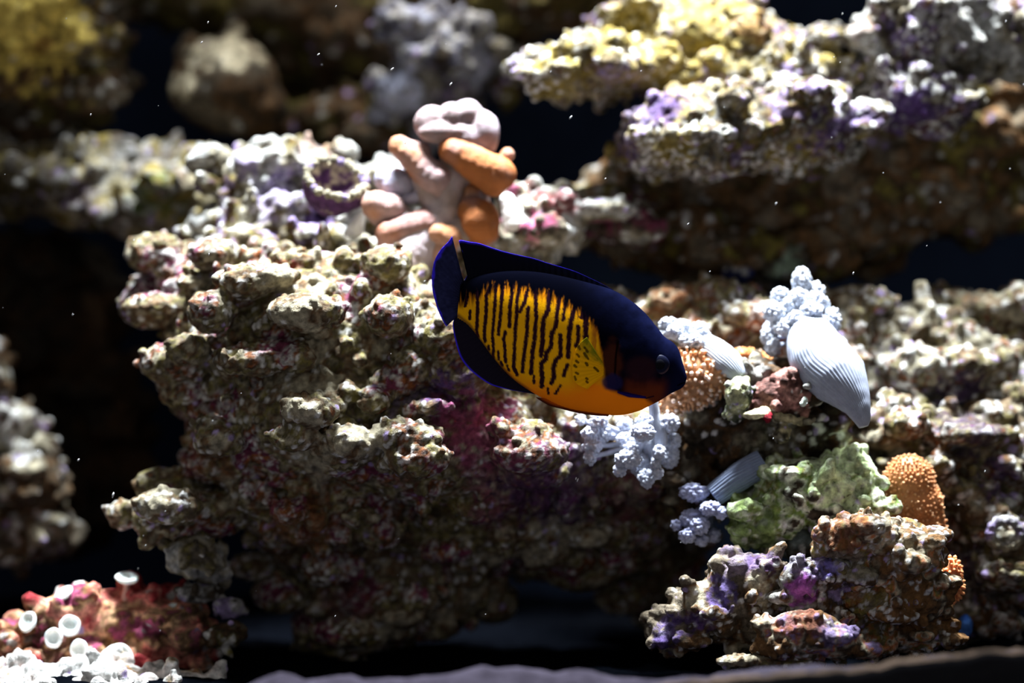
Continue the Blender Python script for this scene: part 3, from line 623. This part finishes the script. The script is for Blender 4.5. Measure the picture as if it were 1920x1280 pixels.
# ---------------------------------------------------------------- white disc polyps on the red rock
def disc_polyp(label, px, py, r, d, axis, col=lin((232, 240, 240)), cen=lin((222, 232, 230)), dish=0.3):
    k = kk(d); c = at(px, py, d); A = Vector(axis).normalized(); q = np.array(A.to_track_quat('Z', 'Y').to_matrix())
    e = empty('disc_polyp', c-np.array(A)*r*1.2*k, label, 'polyp', 'white disc polyps on the red rock')
    n = 40; th = np.linspace(0, 2*math.pi, n, endpoint=False)
    def lathe(prof, m=24):
        pr = catmull(np.array(prof, float), np.linspace(0, 1, m))
        v = np.array([[max(a, 0)*math.cos(t), max(a, 0)*math.sin(t), z] for a, z in pr for t in th])*r*k
        v[:, :2] *= (1+.02*np.sin(np.tile(th, m)*5+px))[:, None]
        F = np.array([(i*n+j, i*n+(j+1) % n, (i+1)*n+(j+1) % n, (i+1)*n+j) for i in range(m-1) for j in range(n)])
        return v@q.T+c, F
    for nm, prof, cl in (('disc', [(.30, -.45), (.7, -.28), (.98, -.02), (1.0, .14), (.86, .24), (.66, .16), (.5, .04)], col),
                         ('mouth_dish', [(.52, .05), (.4, .05-dish*.12), (.2, .02-dish*.2), (.07, .05-dish*.15), (0, .0-dish*.25)], cen),
                         ('stalk', [(.32, -.42), (.26, -.8), (.3, -1.2), (.38, -1.9), (0, -2.0)], lin((176, 130, 120)))):
        v, F = lathe(prof)
        under(e, nm, v, F, M['polyp'], np.tile(cl, (len(v), 1)))
disc_polyp('white disc polyp at the far left edge of the red rock slope', 53, 1166, 20, .46, (-.5, -.75, .35))
disc_polyp('white disc polyp tilted at the upper left of the red rock', 120, 1113, 19, .5, (-.45, -.45, .75))
disc_polyp('flat white disc polyp standing on the top of the red rock', 238, 1084, 22, .5, (.1, -.32, .9))
disc_polyp('white disc polyp with a grey dimple, upper right of a close pair', 131, 1173, 20, .42, (.1, -.9, .2))
disc_polyp('white disc polyp, lower left of a close pair', 101, 1196, 19, .4, (-.3, -.85, .1))
disc_polyp('white disc polyp half folded above the white rubble', 149, 1218, 20, .38, (-.4, -.75, .1))
disc_polyp('largest white disc polyp with a grey-green centre by the rubble', 222, 1234, 28, .36, (.2, -.9, .25), cen=lin((186, 206, 202)))
disc_polyp('small bright disc polyp at the right end of the red rock', 326, 1140, 13, .5, (.1, -.5, .75))

# ---------------------------------------------------------------- things growing on the dark host rock
rock('pink_sponge', 'dull pink woolly sponge below the big white coral', [(1452, 738, .26, 44, 32, 36), (1480, 715, .26, 32, 26, 30), (1440, 757, .26, 38, 24, 30), (1490, 745, .27, 30, 32, 30)], knob=(40, 5, 11), voxel=3, nub=(8, 2.6), fine=3, seed=100, stub=.05, clump=(0, 1, 2), white=.02, cat='sponge',
     pal=[(lin((150, 104, 100))*.7, 3), (lin((206, 150, 140))*.7, 2), (lin((110, 76, 70))*.7, 2)])
rock('algae_ball', 'furry green-grey algae tuft left of the pink sponge', [(1386, 740, .2, 26, 34, 24), (1380, 770, .22, 22, 22, 20)], knob=(40, 5, 9), voxel=3, nub=(7, 3), fine=3, seed=101, stub=.1, clump=(0, 1, 2), white=.12, cat='algae',
     pal=[(lin((176, 178, 140)), 3), (lin((70, 76, 56)), 3), (lin((40, 44, 36)), 1)], patches=[(1402, 748, .1, 10, PURPLE, .9)])
rock('ruffled_crust', 'ruffled cream crust hanging under the pink sponge', [(1470, 785, .22, 24, 9, 14), (1505, 790, .22, 22, 8, 12), (1465, 812, .24, 18, 20, 14)], knob=(60, 4, 8), voxel=2.8, nub=(8, 2.6), seed=102, stub=.1, clump=(0, 1, 2), white=.12, cat='crust', pal=[(lin((170, 160, 126)), 3), (DARK, 2), (CREAM, 1)])
rock('bivalve_shell', 'small cream ribbed shell on the dark host rock', [(1418, 778, .16, 27, 9, 12), (1428, 771, .17, 18, 10, 10)], knob=(8, 3, 5), voxel=2.6, nub=(6, 1.2), fine=1, seed=103, stub=0, clump=(0, 1, 2), white=0, cat='shell', pal=[(lin((206, 200, 160)), 3), (lin((120, 116, 90)), 1)])
rock('red_sponge', 'tiny crimson sponge beside the cream shell', [(1438, 784, .15, 9, 9, 8), (1442, 778, .16, 7, 7, 7)], knob=(8, 2, 4), voxel=2.2, nub=(5, .8), fine=.6, seed=104, stub=0, clump=(0, 1, 2), white=0, cat='sponge', pal=[(lin((130, 20, 36)), 2), (lin((100, 16, 30)), 1)])
rock('shell_chip', 'bright white shell chip right of the pink sponge, the upper one', [(1514, 724, .16, 9, 6, 6), (1520, 718, .17, 6, 6, 5)], knob=(4, 2, 3), voxel=2, nub=(6, .6), fine=.5, seed=105, stub=0, clump=(0, 1, 2), white=0, cat='shell', pal=[(WHITE, 2)])
rock('shell_chip', 'bright white shell chip right of the pink sponge, the lower one', [(1509, 752, .16, 6, 9, 6), (1505, 757, .16, 6, 6, 5)], knob=(4, 2, 3), voxel=2, nub=(6, .6), fine=.5, seed=106, stub=0, clump=(0, 1, 2), white=0, cat='shell', pal=[(lin((220, 236, 226)), 2)])
rock('blue_sponge', 'vivid blue sponge blob at the bottom right, nearest the edge', [(1810, 1172, .5, 14, 22, 14), (1805, 1190, .5, 12, 14, 12)], knob=(6, 3, 5), voxel=3.2, nub=(9, 1.2), seed=107, stub=0, clump=(0, 1, 2), white=0, cat='sponge', pal=[(lin((40, 90, 190)), 2), (lin((70, 120, 200)), 1)])
rock('blue_sponge', 'dim blue sponge blob at the bottom right, beside the brown rock', [(1760, 1176, .5, 18, 12, 12), (1715, 1168, .5, 10, 14, 10), (1738, 1178, .5, 20, 9, 10)], knob=(6, 3, 5), voxel=3.2, nub=(9, 1.2), seed=108, stub=0, clump=(0, 1, 2), white=0, cat='sponge', pal=[(lin((34, 66, 140)), 2), (lin((40, 60, 110)), 1)])
rock('encrusted_ring', 'ring-shaped cream and violet crust at the lower right edge', [(1885+28*math.cos(t), 1000+26*math.sin(t), .45, 11, 10, 11) for t in np.linspace(0, 2*math.pi, 12, endpoint=False)], knob=(50, 4, 8), voxel=3.6, nub=(9, 2), seed=109, stub=.1, clump=(0, 1, 2), white=.12, cat='crust', pal=[(CREAM, 2), (WHITE, 1), (LILAC, 1)])

# ---------------------------------------------------------------- the fish
def poly(pts): return np.array(pts, float)
RIBS = [((864, 528), (857, 596), 5), ((884, 520), (878, 610), 13), ((910, 513), (900, 637), 22), ((950, 508), (930, 677), 32), ((1000, 509), (965, 713), 40), ((1050, 517), (1010, 742), 46),
        ((1100, 529), (1060, 765), 50), ((1150, 544), (1120, 775.5), 51), ((1185, 565), (1163, 778), 48), ((1210, 587), (1195, 771), 45), ((1230, 611), (1217, 761), 41), ((1246, 631), (1235, 752), 36),
        ((1261, 641), (1247, 744.5), 31), ((1272, 655), (1257, 738), 26), ((1280.5, 681), (1267, 733), 20), ((1287, 703), (1277, 728), 11), ((1287.6, 709), (1284, 721), 4)]
NAVY = np.array([.0007, .0008, .0022]); NAVYB = np.array([.003, .004, .018]); YEL = np.array([.80, .38, .004]); ORA = np.array([.90, .22, .006]); BLUE = np.array([.035, .02, .62]); DKR = np.array([.035, .008, .010])
STRIPES = [
    ([(877, 552), (872.6, 574)], 4.5), ([(882, 582.5), (881, 598)], 4.6), ([(895, 544), (895.7, 567), (896, 582), (895, 598), (894, 620), (896, 630)], 5),
    ([(920, 535), (911.7, 555), (912.5, 567), (911.7, 581), (911, 598), (908.6, 620), (908, 626), (910, 640)], 5.2),
    ([(930, 533), (929, 559), (927, 582), (926, 598), (924, 620), (923.4, 628), (925, 643), (925.4, 657), (924.6, 676)], 4.8),
    ([(944, 533), (941.4, 555), (940, 571), (939, 586), (937.5, 602), (935, 620), (935, 627)], 5.2), ([(934.4, 658), (935, 674)], 3.4),
    ([(962, 533), (958.6, 559), (956, 575), (955.5, 590), (955, 612)], 5.6), ([(948, 622), (944.5, 634), (946.5, 651), (947, 667), (948, 678)], 4.8),
    ([(975, 534), (969.5, 563), (968.7, 586), (968, 602), (965.6, 620), (966, 628), (965, 643), (964.5, 659), (963.7, 675), (963, 689), (969.5, 702)], 5.2),
    ([(989, 545), (983, 568), (975, 584)], 5.6), ([(990.6, 577), (989, 590), (988, 620), (987.5, 628), (984.4, 651), (982, 667), (979.7, 686), (979.7, 697)], 5.6),
    ([(1003, 540), (1004, 563), (1004.7, 595), (1003, 618), (1001, 645), (998, 660), (997, 678), (995, 700)], 6.2),
    ([(1030, 548), (1029, 563), (1026.6, 583), (1018.7, 598.6), (1017, 618), (1017, 640), (1014, 666)], 7),
    ([(1050, 552), (1047, 567), (1043.7, 587), (1042, 610), (1033.6, 626), (1033, 640), (1032.8, 648), (1024, 662), (1022.6, 673), (1014.8, 681), (1014.8, 695), (1016.4, 706), (1015.6, 724)], 6.4),
    ([(1061, 560), (1059, 571), (1054.7, 600)], 5), ([(1050, 628), (1050, 648), (1050, 667), (1041, 675), (1036.7, 690), (1038, 706), (1033.6, 717)], 6.4),
    ([(1080, 565), (1075.8, 579), (1069.5, 602), (1066, 626), (1065, 648), (1064, 668)], 7), ([(1063, 684), (1056, 703)], 6), ([(1094, 578), (1090, 595)], 7), ([(1082.8, 612), (1082.8, 634), (1079, 648)], 6),
    ([(1099, 590), (1097, 610), (1097, 634), (1095, 648)], 8), ([(1050.8, 722), (1041, 737)], 3.8), ([(939, 679), (942, 685)], 4), ([(950.8, 685), (955, 695)], 3.6), ([(1000.6, 705), (1001, 718)], 4), ([(1027, 728), (1028, 737)], 4),
    ([(916, 649), (917, 655)], 4)]
def segdist(p, pts):
    best = np.full(len(p), 1e9)
    for a, b in zip(pts[:-1], pts[1:]):
        a = np.array(a, float); b = np.array(b, float); ab = b-a
        t = np.clip(((p-a)@ab)/(ab@ab), 0, 1); q = p-(a+t[:, None]*ab)
        best = np.minimum(best, np.sqrt((q**2).sum(1)))
    return best
def p3(x, y, s=1.0, seed=0): return np.stack([x/s, y/s, np.full(len(x), seed*7.3)], 1)
def mixc(a, b, m): return a*(1-m[:, None])+b*m[:, None]
def body_colour(x, y):
    n1 = fbm(p3(x, y, 14, 1), 3, 3)-.5; n2 = fbm(p3(x, y, 3.2, 2), 2, 4)-.5; nst = fbm(p3(x*3.0, y*.35, 8, 3), 2, 5)-.5
    up = np.interp(x, [850, 870, 900, 930, 960, 1000, 1040, 1070, 1100, 1118, 1128, 1140], [560, 556, 546, 537, 537, 543, 556, 572, 590, 615, 660, 730])
    yel = sstep(-8, 20, y-up-3+34*nst)
    # yellow turns orange towards its border, the belly is orange
    o = sstep(26, 0, y-up)*.65
    col = mixc(np.tile(YEL, (len(x), 1)), ORA*np.array([.85, .8, 1]), np.clip(o, 0, 1))
    bel = np.interp(x, [850, 930, 980, 1040, 1080, 1130, 1180, 1250], [655, 702, 728, 742, 738, 730, 730, 735])
    col = mixc(col, ORA, sstep(-34, 8, y-bel+14*n1))
    sd = np.full(len(x), 1e9)
    for pts, w in STRIPES:
        sd = np.minimum(sd, segdist(np.stack([x, y], 1), pts)-w*.68)
    st = sstep(1.0, -1.0, sd+3.4*n2)
    col = mixc(col, np.tile(np.array([.022, .006, .012]), (len(x), 1)), st)
    dark = mixc(np.tile(NAVY, (len(x), 1)), NAVYB, np.clip(sstep(1090, 1260, x+.25*(640-y))*(.75+1.2*n1), 0, 1))
    # reddish tone of the gill cover and cheek
    dark = mixc(dark, np.tile(np.array([.050, .013, .007]), (len(x), 1)), .85*sstep(1.0, .4, np.hypot((x-1145)/26, (y-680)/55)+.5*n1))
    dark = mixc(dark, np.tile(np.array([.11, .022, .008]), (len(x), 1)), .9*sstep(698, 735, y+16*n1)*sstep(1158, 1180, x)*sstep(1262, 1236, x))
    dark = mixc(dark, np.tile(np.array([.024, .008, .012]), (len(x), 1)), .7*sstep(1.0, .5, np.hypot((x-1200)/40, (y-690)/30)))
    dark = mixc(dark, np.tile(NAVYB*1.3, (len(x), 1)), sstep(1245, 1275, x+.35*(y-700))*.8)
    out = mixc(dark, col, yel*sstep(1136, 1118, x-.12*(y-660)+10*n1))
    # orange throat
    th = sstep(-6, 6, y-np.interp(x, [1050, 1120, 1160, 1205, 1225, 1250], [700, 722, 737, 745, 757, 775])+5*n1)*sstep(1080, 1120, x)*sstep(1242, 1205, x+12*n1)
    out = mixc(out, np.tile(ORA*1.05, (len(x), 1)), th)
    # streaky band of bare orange behind the gill
    bnd = sstep(9, 3, np.abs(x-(1113+.02*(y-640)))+14*np.abs(nst))*sstep(606, 630, y)*sstep(700, 672, y)
    out = mixc(out, np.tile(np.array([.30, .075, .012]), (len(x), 1)), .8*bnd)
    # gill spine and gill edge, fin base spot
    out = mixc(out, np.tile(np.array([.008, .004, .06]), (len(x), 1)), sstep(3.0, 1.4, segdist(np.stack([x, y], 1), [(1158, 734.5), (1180, 740), (1208, 744)])-np.interp(x, [1158, 1175, 1210], [0, 2.2, 0])))
    out = mixc(out, np.tile(NAVY*.6, (len(x), 1)), .9*sstep(3.2, 1.0, segdist(np.stack([x, y], 1), [(1157, 640), (1153, 665), (1151, 700), (1158, 722)])))
    out = mixc(out, np.tile(np.array([.012, .010, .05]), (len(x), 1)), .9*sstep(1.15, .7, np.hypot((x-1146)/21, (y-716)/17)+.4*n1))
    out = mixc(out, np.tile(np.array([.012, .004, .012]), (len(x), 1)), sstep(1.8, .6, segdist(np.stack([x, y], 1), [(1210, 746), (1216, 744), (1224, 742)])))
    # mouth slit
    out = mixc(out, np.tile(NAVY*.4, (len(x), 1)), sstep(1.8, .5, segdist(np.stack([x, y], 1), [(1287, 716), (1278, 718), (1270, 722)])))
    # dusky rear end above the anal fin
    out = mixc(out, np.tile(DKR*1.6, (len(x), 1)), .75*sstep(9, 0, np.abs(y-np.interp(x, [860, 882, 900, 930, 965, 1010], [592, 611, 637, 677, 714, 744])))*sstep(1015, 985, x))
    return out
def build_fish():
    fish = empty('angelfish', at(1060, 640, 0), 'dark blue angelfish with yellow striped flank and orange belly, swimming nose down', 'fish')
    off = np.array(fish.location)
    T = np.array([r[0] for r in RIBS], float); B = np.array([r[1] for r in RIBS], float); W = np.array([r[2] for r in RIBS], float)
    nt, nv = 360, 220
    tt = np.linspace(0, 1, nt); Tc = catmull(T, tt); Bc = catmull(B, tt); Wc = catmull(np.stack([W, W], 1), tt)[:, 0]
    ph = np.linspace(0, 2*math.pi, 2*nv, endpoint=False)
    # denser in the middle of the flank
    vv = (1-np.cos(ph))/2; side = np.sin(ph)
    X = Tc[:, None, :]*(1-vv)[None, :, None]+Bc[:, None, :]*vv[None, :, None]
    x = X[..., 0].ravel(); y = X[..., 1].ravel()
    prof = np.sign(side)*np.abs(side)**.85
    dep = (-prof[None, :]*Wc[:, None]).ravel()
    # gill cover relief, lips, eye socket
    for sgn in (1, -1):
        s = np.where(sgn*(-dep) > 0, 1.0, 0)
        g = segdist(np.stack([x, y], 1), [(1157, 640), (1153, 665), (1151, 700), (1158, 724)])
        dep -= sgn*s*(2.2*sstep(0, 8, x-1153)*sstep(60, 10, x-1153)*sstep(630, 660, y)*sstep(750, 720, y))
    v = np.stack([(x-960)*PX, dep*PX, (640-y)*PX], 1)
    n = 2*nv
    i = (np.arange(nt-1)[:, None]*n+np.arange(n)[None]).ravel(); j = (np.arange(nt-1)[:, None]*n+((np.arange(n)+1) % n)[None]).ravel()
    F = np.stack([i, i+n, j+n, j], 1)
    me = make_mesh('body', v-off, F, body_colour(x, y))
    o = link('body', me, M['fish'], fish)

    def fin(name, outer, base, thick, colour, nu=220, nw=60, ripple=0.0, freq=40, bulge=0.0, dep0=0.0, label=None, material='fin'):
        """thin rayed sheet between an outer edge and its base line, both in photo pixels; two skins with real thickness"""
        u = np.linspace(0, 1, nu); O = catmull(poly(outer), u); Bq = catmull(poly(base), u); w = np.linspace(0, 1, nw)
        X = Bq[:, None]*(1-w)[None, :, None]+O[:, None]*w[None, :, None]
        x = X[..., 0].ravel(); y = X[..., 1].ravel(); uu = np.repeat(u, nw); ww = np.tile(w, nu)
        mid = ripple*np.sin(uu*math.pi*2*2.2)*ww*ww+bulge*np.sin(ww*math.pi*.5)+dep0
        th = thick*(1-.75*ww)*(1+.35*np.sin(uu*math.pi*2*freq))
        col = colour(x, y, uu, ww)
        V = np.concatenate([np.stack([(x-960)*PX, (mid-th)*PX, (640-y)*PX], 1), np.stack([(x-960)*PX, (mid+th)*PX, (640-y)*PX], 1)])
        N = nu*nw; i = (np.arange(nu-1)[:, None]*nw+np.arange(nw-1)[None]).ravel()
        Fa = np.stack([i, i+1, i+nw+1, i+nw], 1); Fb = Fa[:, ::-1]+N
        rim = []
        for a in range(nu-1): rim += [(a*nw+nw-1, N+a*nw+nw-1, N+(a+1)*nw+nw-1, (a+1)*nw+nw-1), (a*nw, (a+1)*nw, N+(a+1)*nw, N+a*nw)]
        for b in range(nw-1): rim += [(b, N+b, N+b+1, b+1), ((nu-1)*nw+b, (nu-1)*nw+b+1, N+(nu-1)*nw+b+1, N+(nu-1)*nw+b)]
        me = make_mesh(name, V-off, np.concatenate([Fa, Fb, np.array(rim)]), np.concatenate([col, col]))
        o = link(name, me, M[material], fish)
        if label: o['label'] = label
        return o
    def dorsal_c(x, y, u, w):
        c = np.tile(np.array([.0035, .0035, .0085]), (len(x), 1)); n = fbm(p3(x, y, 6, 5), 2, 9)
        c = mixc(c, NAVYB, sstep(.3, .8, u)*sstep(.5, 1, w)*.8)
        ed = sstep(.93, .975, w+.02*(n-.5))*np.interp(u, [0, .25, .4, .6, .8, 1], [1, 1, .6, .45, .25, 0])
        return mixc(c, BLUE, ed)
    outer = [(861, 451), (880, 453), (899, 456), (922, 464), (946, 471.5), (973, 478), (1000, 484), (1026, 492.5), (1050, 499.5), (1077, 508), (1100, 518), (1121, 528), (1150, 543)]
    base = [(880, 530), (890, 530), (905, 528), (925, 524), (948, 522), (973, 521), (1000, 521), (1026, 525), (1050, 529), (1077, 537), (1100, 542), (1121, 550), (1150, 560)]
    # the rear edge of the fin bows in to the notch above the tail
    fin('dorsal_fin', [(870.5, 526), (878, 510), (876, 494), (866.5, 468)]+outer, [(876, 530), (879, 530), (880, 530), (880, 530)]+base, 3.2, dorsal_c, nu=320, freq=34)
    def tail_c(x, y, u, w):
        n = fbm(p3(x, y, 7, 6), 2, 12); c = np.tile(np.array([.014, .016, .055]), (len(x), 1))*(0.6+.9*n)[:, None]
        c = mixc(c, np.array([.010, .010, .030]), sstep(.5, .0, w))
        sc = np.abs(((u*9) % 1)-.5)*2
        return mixc(c, BLUE, sstep(.90, .96, w+.05*(sc-.5)+.04*(n-.5)))
    fin('tail_fin', [(868, 526), (859, 506), (852, 480), (849, 462), (848, 444), (841, 452.5), (824.5, 470.5), (814, 491), (809.7, 518), (811, 545), (817, 568), (824.5, 589), (836, 610.5), (842, 606), (850, 600)],
        [(876, 532), (875, 534), (874, 536), (873, 538), (872, 540), (872, 542), (871, 546), (870, 550), (869, 556), (868, 562), (867, 568), (866, 574), (865, 582), (864, 588), (863, 592)], 3.0, tail_c, nu=300, freq=30, ripple=3)
    def anal_c(x, y, u, w):
        c = np.tile(np.array([.010, .008, .016]), (len(x), 1)); n = fbm(p3(x, y, 5, 8), 2, 14)
        c = mixc(c, np.array([.10, .03, .008]), .8*sstep(.30, .0, w+.3*(n-.5))*sstep(.5, .9, u))
        return mixc(c, BLUE, sstep(.925, .965, w)*np.interp(u, [0, .05, .75, .86, 1], [.2, 1, 1, .3, 0]))
    fin('anal_fin', [(852, 597), (849, 606), (849.8, 619), (854, 640), (863, 669), (878, 690), (899, 708), (920, 721), (940, 727), (960, 731.5), (985, 735.5), (1004, 739)],
        [(868, 590), (874, 596), (884, 606), (896, 622), (908, 640), (922, 660), (937, 678), (950, 690), (966, 704), (982, 716), (998, 726), (1012, 734)], 3.0, anal_c, nu=260, freq=28)
    # pectoral fin: a fan of rays lying on the flank
    dashes = [(1080.5, 663.4, 1084.4, 668), (1079, 676, 1083, 679), (1076, 684.5, 1079, 687), (1079, 698, 1082, 700), (1076.5, 705, 1078, 711), (1093.7, 662, 1101.5, 672), (1097, 680, 1100, 684), (1113, 688.5, 1119.5, 695), (1098, 708, 1100, 710), (1098, 714, 1100, 716), (1082, 646, 1086, 654), (1095, 652, 1100, 659)]
    def pec_c(x, y, u, w):
        n = fbm(p3(x, y, 5, 9), 2, 16); ray = .5+.5*np.sin(u*math.pi*2*11)
        c = mixc(np.tile(np.array([.9, .46, .004]), (len(x), 1)), np.array([.20, .21, .008]), sstep(.45, .0, u+.25*(n-.5)))
        c = c*(.88+.16*ray)[:, None]
        sd = np.full(len(x), 1e9)
        for d in dashes: sd = np.minimum(sd, segdist(np.stack([x, y], 1), [(d[0], d[1]), (d[2], d[3])])-2.3)
        return mixc(c, np.array([.035, .025, .006]), .92*sstep(1, -1, sd+2*(n-.5)))
    fin('pectoral_fin', [(1099, 632), (1089, 640), (1080, 652), (1075, 666), (1072, 682), (1072, 698), (1075, 712), (1085, 722), (1100, 728)],
        [(1128, 678), (1129, 681), (1130, 684), (1130, 687), (1130, 690), (1130, 693), (1130, 696), (1130, 699), (1130, 702)], 1.2, pec_c, nu=160, nw=70, freq=11, dep0=-50.5, bulge=-2.5, label='yellow-green fan with dark dashes', material='fanfin')
    def pel_c(x, y, u, w):
        c = mixc(np.tile(np.array([.42, .075, .004]), (len(x), 1)), np.array([.05, .010, .006]), sstep(.35, .9, w)); return c
    fin('pelvic_fin', [(1004, 744), (1012, 750), (1030, 760), (1052, 766), (1080, 773), (1110, 778), (1140, 780)],
        [(1030, 748), (1040, 752), (1056, 756), (1076, 760), (1096, 764), (1120, 768), (1145, 772)], 2.0, pel_c, nu=90, nw=24, freq=14, dep0=-10, label='folded orange fin under the belly')
    # spine of the gill cover
    V, F = tube([((1206-960)*PX, -43.5*PX, (640-744)*PX), ((1182-960)*PX, -45.5*PX, (640-741)*PX), ((1157-960)*PX, -47*PX, (640-734)*PX)], [1.6*PX, 2.4*PX, .4*PX], 10)
    o = link('cheek_spine', make_mesh('cheek_spine', V-off, F, np.tile(np.array([.010, .006, .10]), (len(V), 1))), M['fin'], fish)
    # eye
    ex, ey, ed = 1235, 683, -35.0
    for sgn in (1, -1):
        c = np.array([(ex-960)*PX, sgn*ed*PX, (640-ey)*PX])-off
        v, f = ell(c, np.array([18.5, 5.6, 18.5])*PX, 4)
        rr = np.hypot(v[:, 0]-c[0], v[:, 2]-c[2])/PX
        lo = sstep(0, -12, (v[:, 2]-c[2])/PX)
        col = mixc(np.tile(np.array([.003, .004, .016]), (len(v), 1)), np.array([.06, .035, .045]), sstep(14.5, 16.5, rr)*lo*.9)
        e = link('eye', make_mesh('eye', v, f, col), M['eye'], fish)
        v, f = ell(c+np.array([0, -sgn*2.6*PX, 0]), np.array([11.5, 4.0, 11.5])*PX, 3)
        link('pupil', make_mesh('pupil', v, f, np.tile(np.array([.001, .0012, .004]), (len(v), 1))), M['eye'], e)
    return fish
build_fish()

# ---------------------------------------------------------------- front rim of the tank and specks adrift
def rim():
    d = -1.28; k = kk(d); n = 240
    xs = np.linspace(1180, 2300, n)
    top = np.interp(xs, [1180, 1280, 1420, 1560, 1700, 1800, 1920, 2300], [1296, 1281, 1268, 1258, 1243, 1228, 1216, 1180])+9*(fbm(np.stack([xs/60, xs*0, xs*0], 1), 3, 3)-.5)*2
    V = []
    for x, y in zip(xs, top):
        c = at(x, y, d)
        V += [c+np.array([0, -.06, -.9]), c+np.array([0, -.06, -.02]), c+np.array([0, -.045, 0]), c+np.array([0, -.02, -.02]), c+np.array([0, .0, -.9])]
    m = 5; F = [(i*m+j, (i+1)*m+j, (i+1)*m+(j+1) % m, i*m+(j+1) % m) for i in range(n-1) for j in range(m)]
    o = link('trim_1', make_mesh('trim_1', np.array(V), F), M['rim']); o['kind'] = 'structure'
    # gritty brown strip lying along the back of the rim
    V = []; rng = np.random.default_rng(8)
    xs = np.linspace(1180, 2300, 420)
    tp = np.interp(xs, [1180, 1280, 1420, 1560, 1700, 1800, 1920, 2300], [1296, 1281, 1268, 1258, 1243, 1228, 1216, 1180])+9*(fbm(np.stack([xs/60, xs*0, xs*0], 1), 3, 3)-.5)*2
    m = 14
    hh = 1+7*fbm(np.stack([xs/22, xs*0+3, xs*0], 1), 3, 5)
    for x, y, h in zip(xs, tp, hh):
        c = at(x, y, d)
        for j in range(m):
            a = math.pi*j/(m-1); V.append(c+np.array([0, .03-.05*math.cos(a), -.04+(h*k+.035)*math.sin(a)]))
    V = np.array(V); V += (fbm(V/.02, 2, 8)-.5)[:, None]*.012
    F = [(i*m+j, i*m+j+1, (i+1)*m+j+1, (i+1)*m+j) for i in range(len(xs)-1) for j in range(m-1)]
    o = link('trim_2', make_mesh('trim_2', V, F), M['rimtop']); o['kind'] = 'structure'
rim()
rng = np.random.default_rng(77); parts = []
spots = [(212, 928, .1, 4.5), (147, 862, .1, 4), (597, 102, .1, 2.5), (845, 158, .1, 3.5), (735, 130, 0, 4), (1083, 900, 0, 3), (1080, 897, 0, 3), (1290, 420, 0, 2.5), (1135, 335, 0, 2.5), (1070, 220, .2, 3), (1600, 512, .1, 3), (170, 215, 0, 3), (390, 42, 0, 3)]
spots += [(rng.uniform(0, 1920), rng.uniform(0, 1250), rng.uniform(-.25, .35), rng.uniform(1.0, 2.2)) for _ in range(75)]
for px, py, d, s in spots:
    d = min(d, .35); k = kk(d)
    a = -math.radians(rng.uniform(35, 75)); Rm = np.array([[math.cos(a), 0, math.sin(a)], [0, 1, 0], [-math.sin(a), 0, math.cos(a)]])
    parts.append(ell(at(px, py, d), np.array([s*rng.uniform(1, 2.2), s*.6, s*.6])*k*.75, 1, Rm))
V, F = joined(parts)
tag(link('floating_specks', make_mesh('floating_specks', V, F), M['speck']), 'tiny white specks adrift in the water all over the scene', 'specks', kind='stuff')
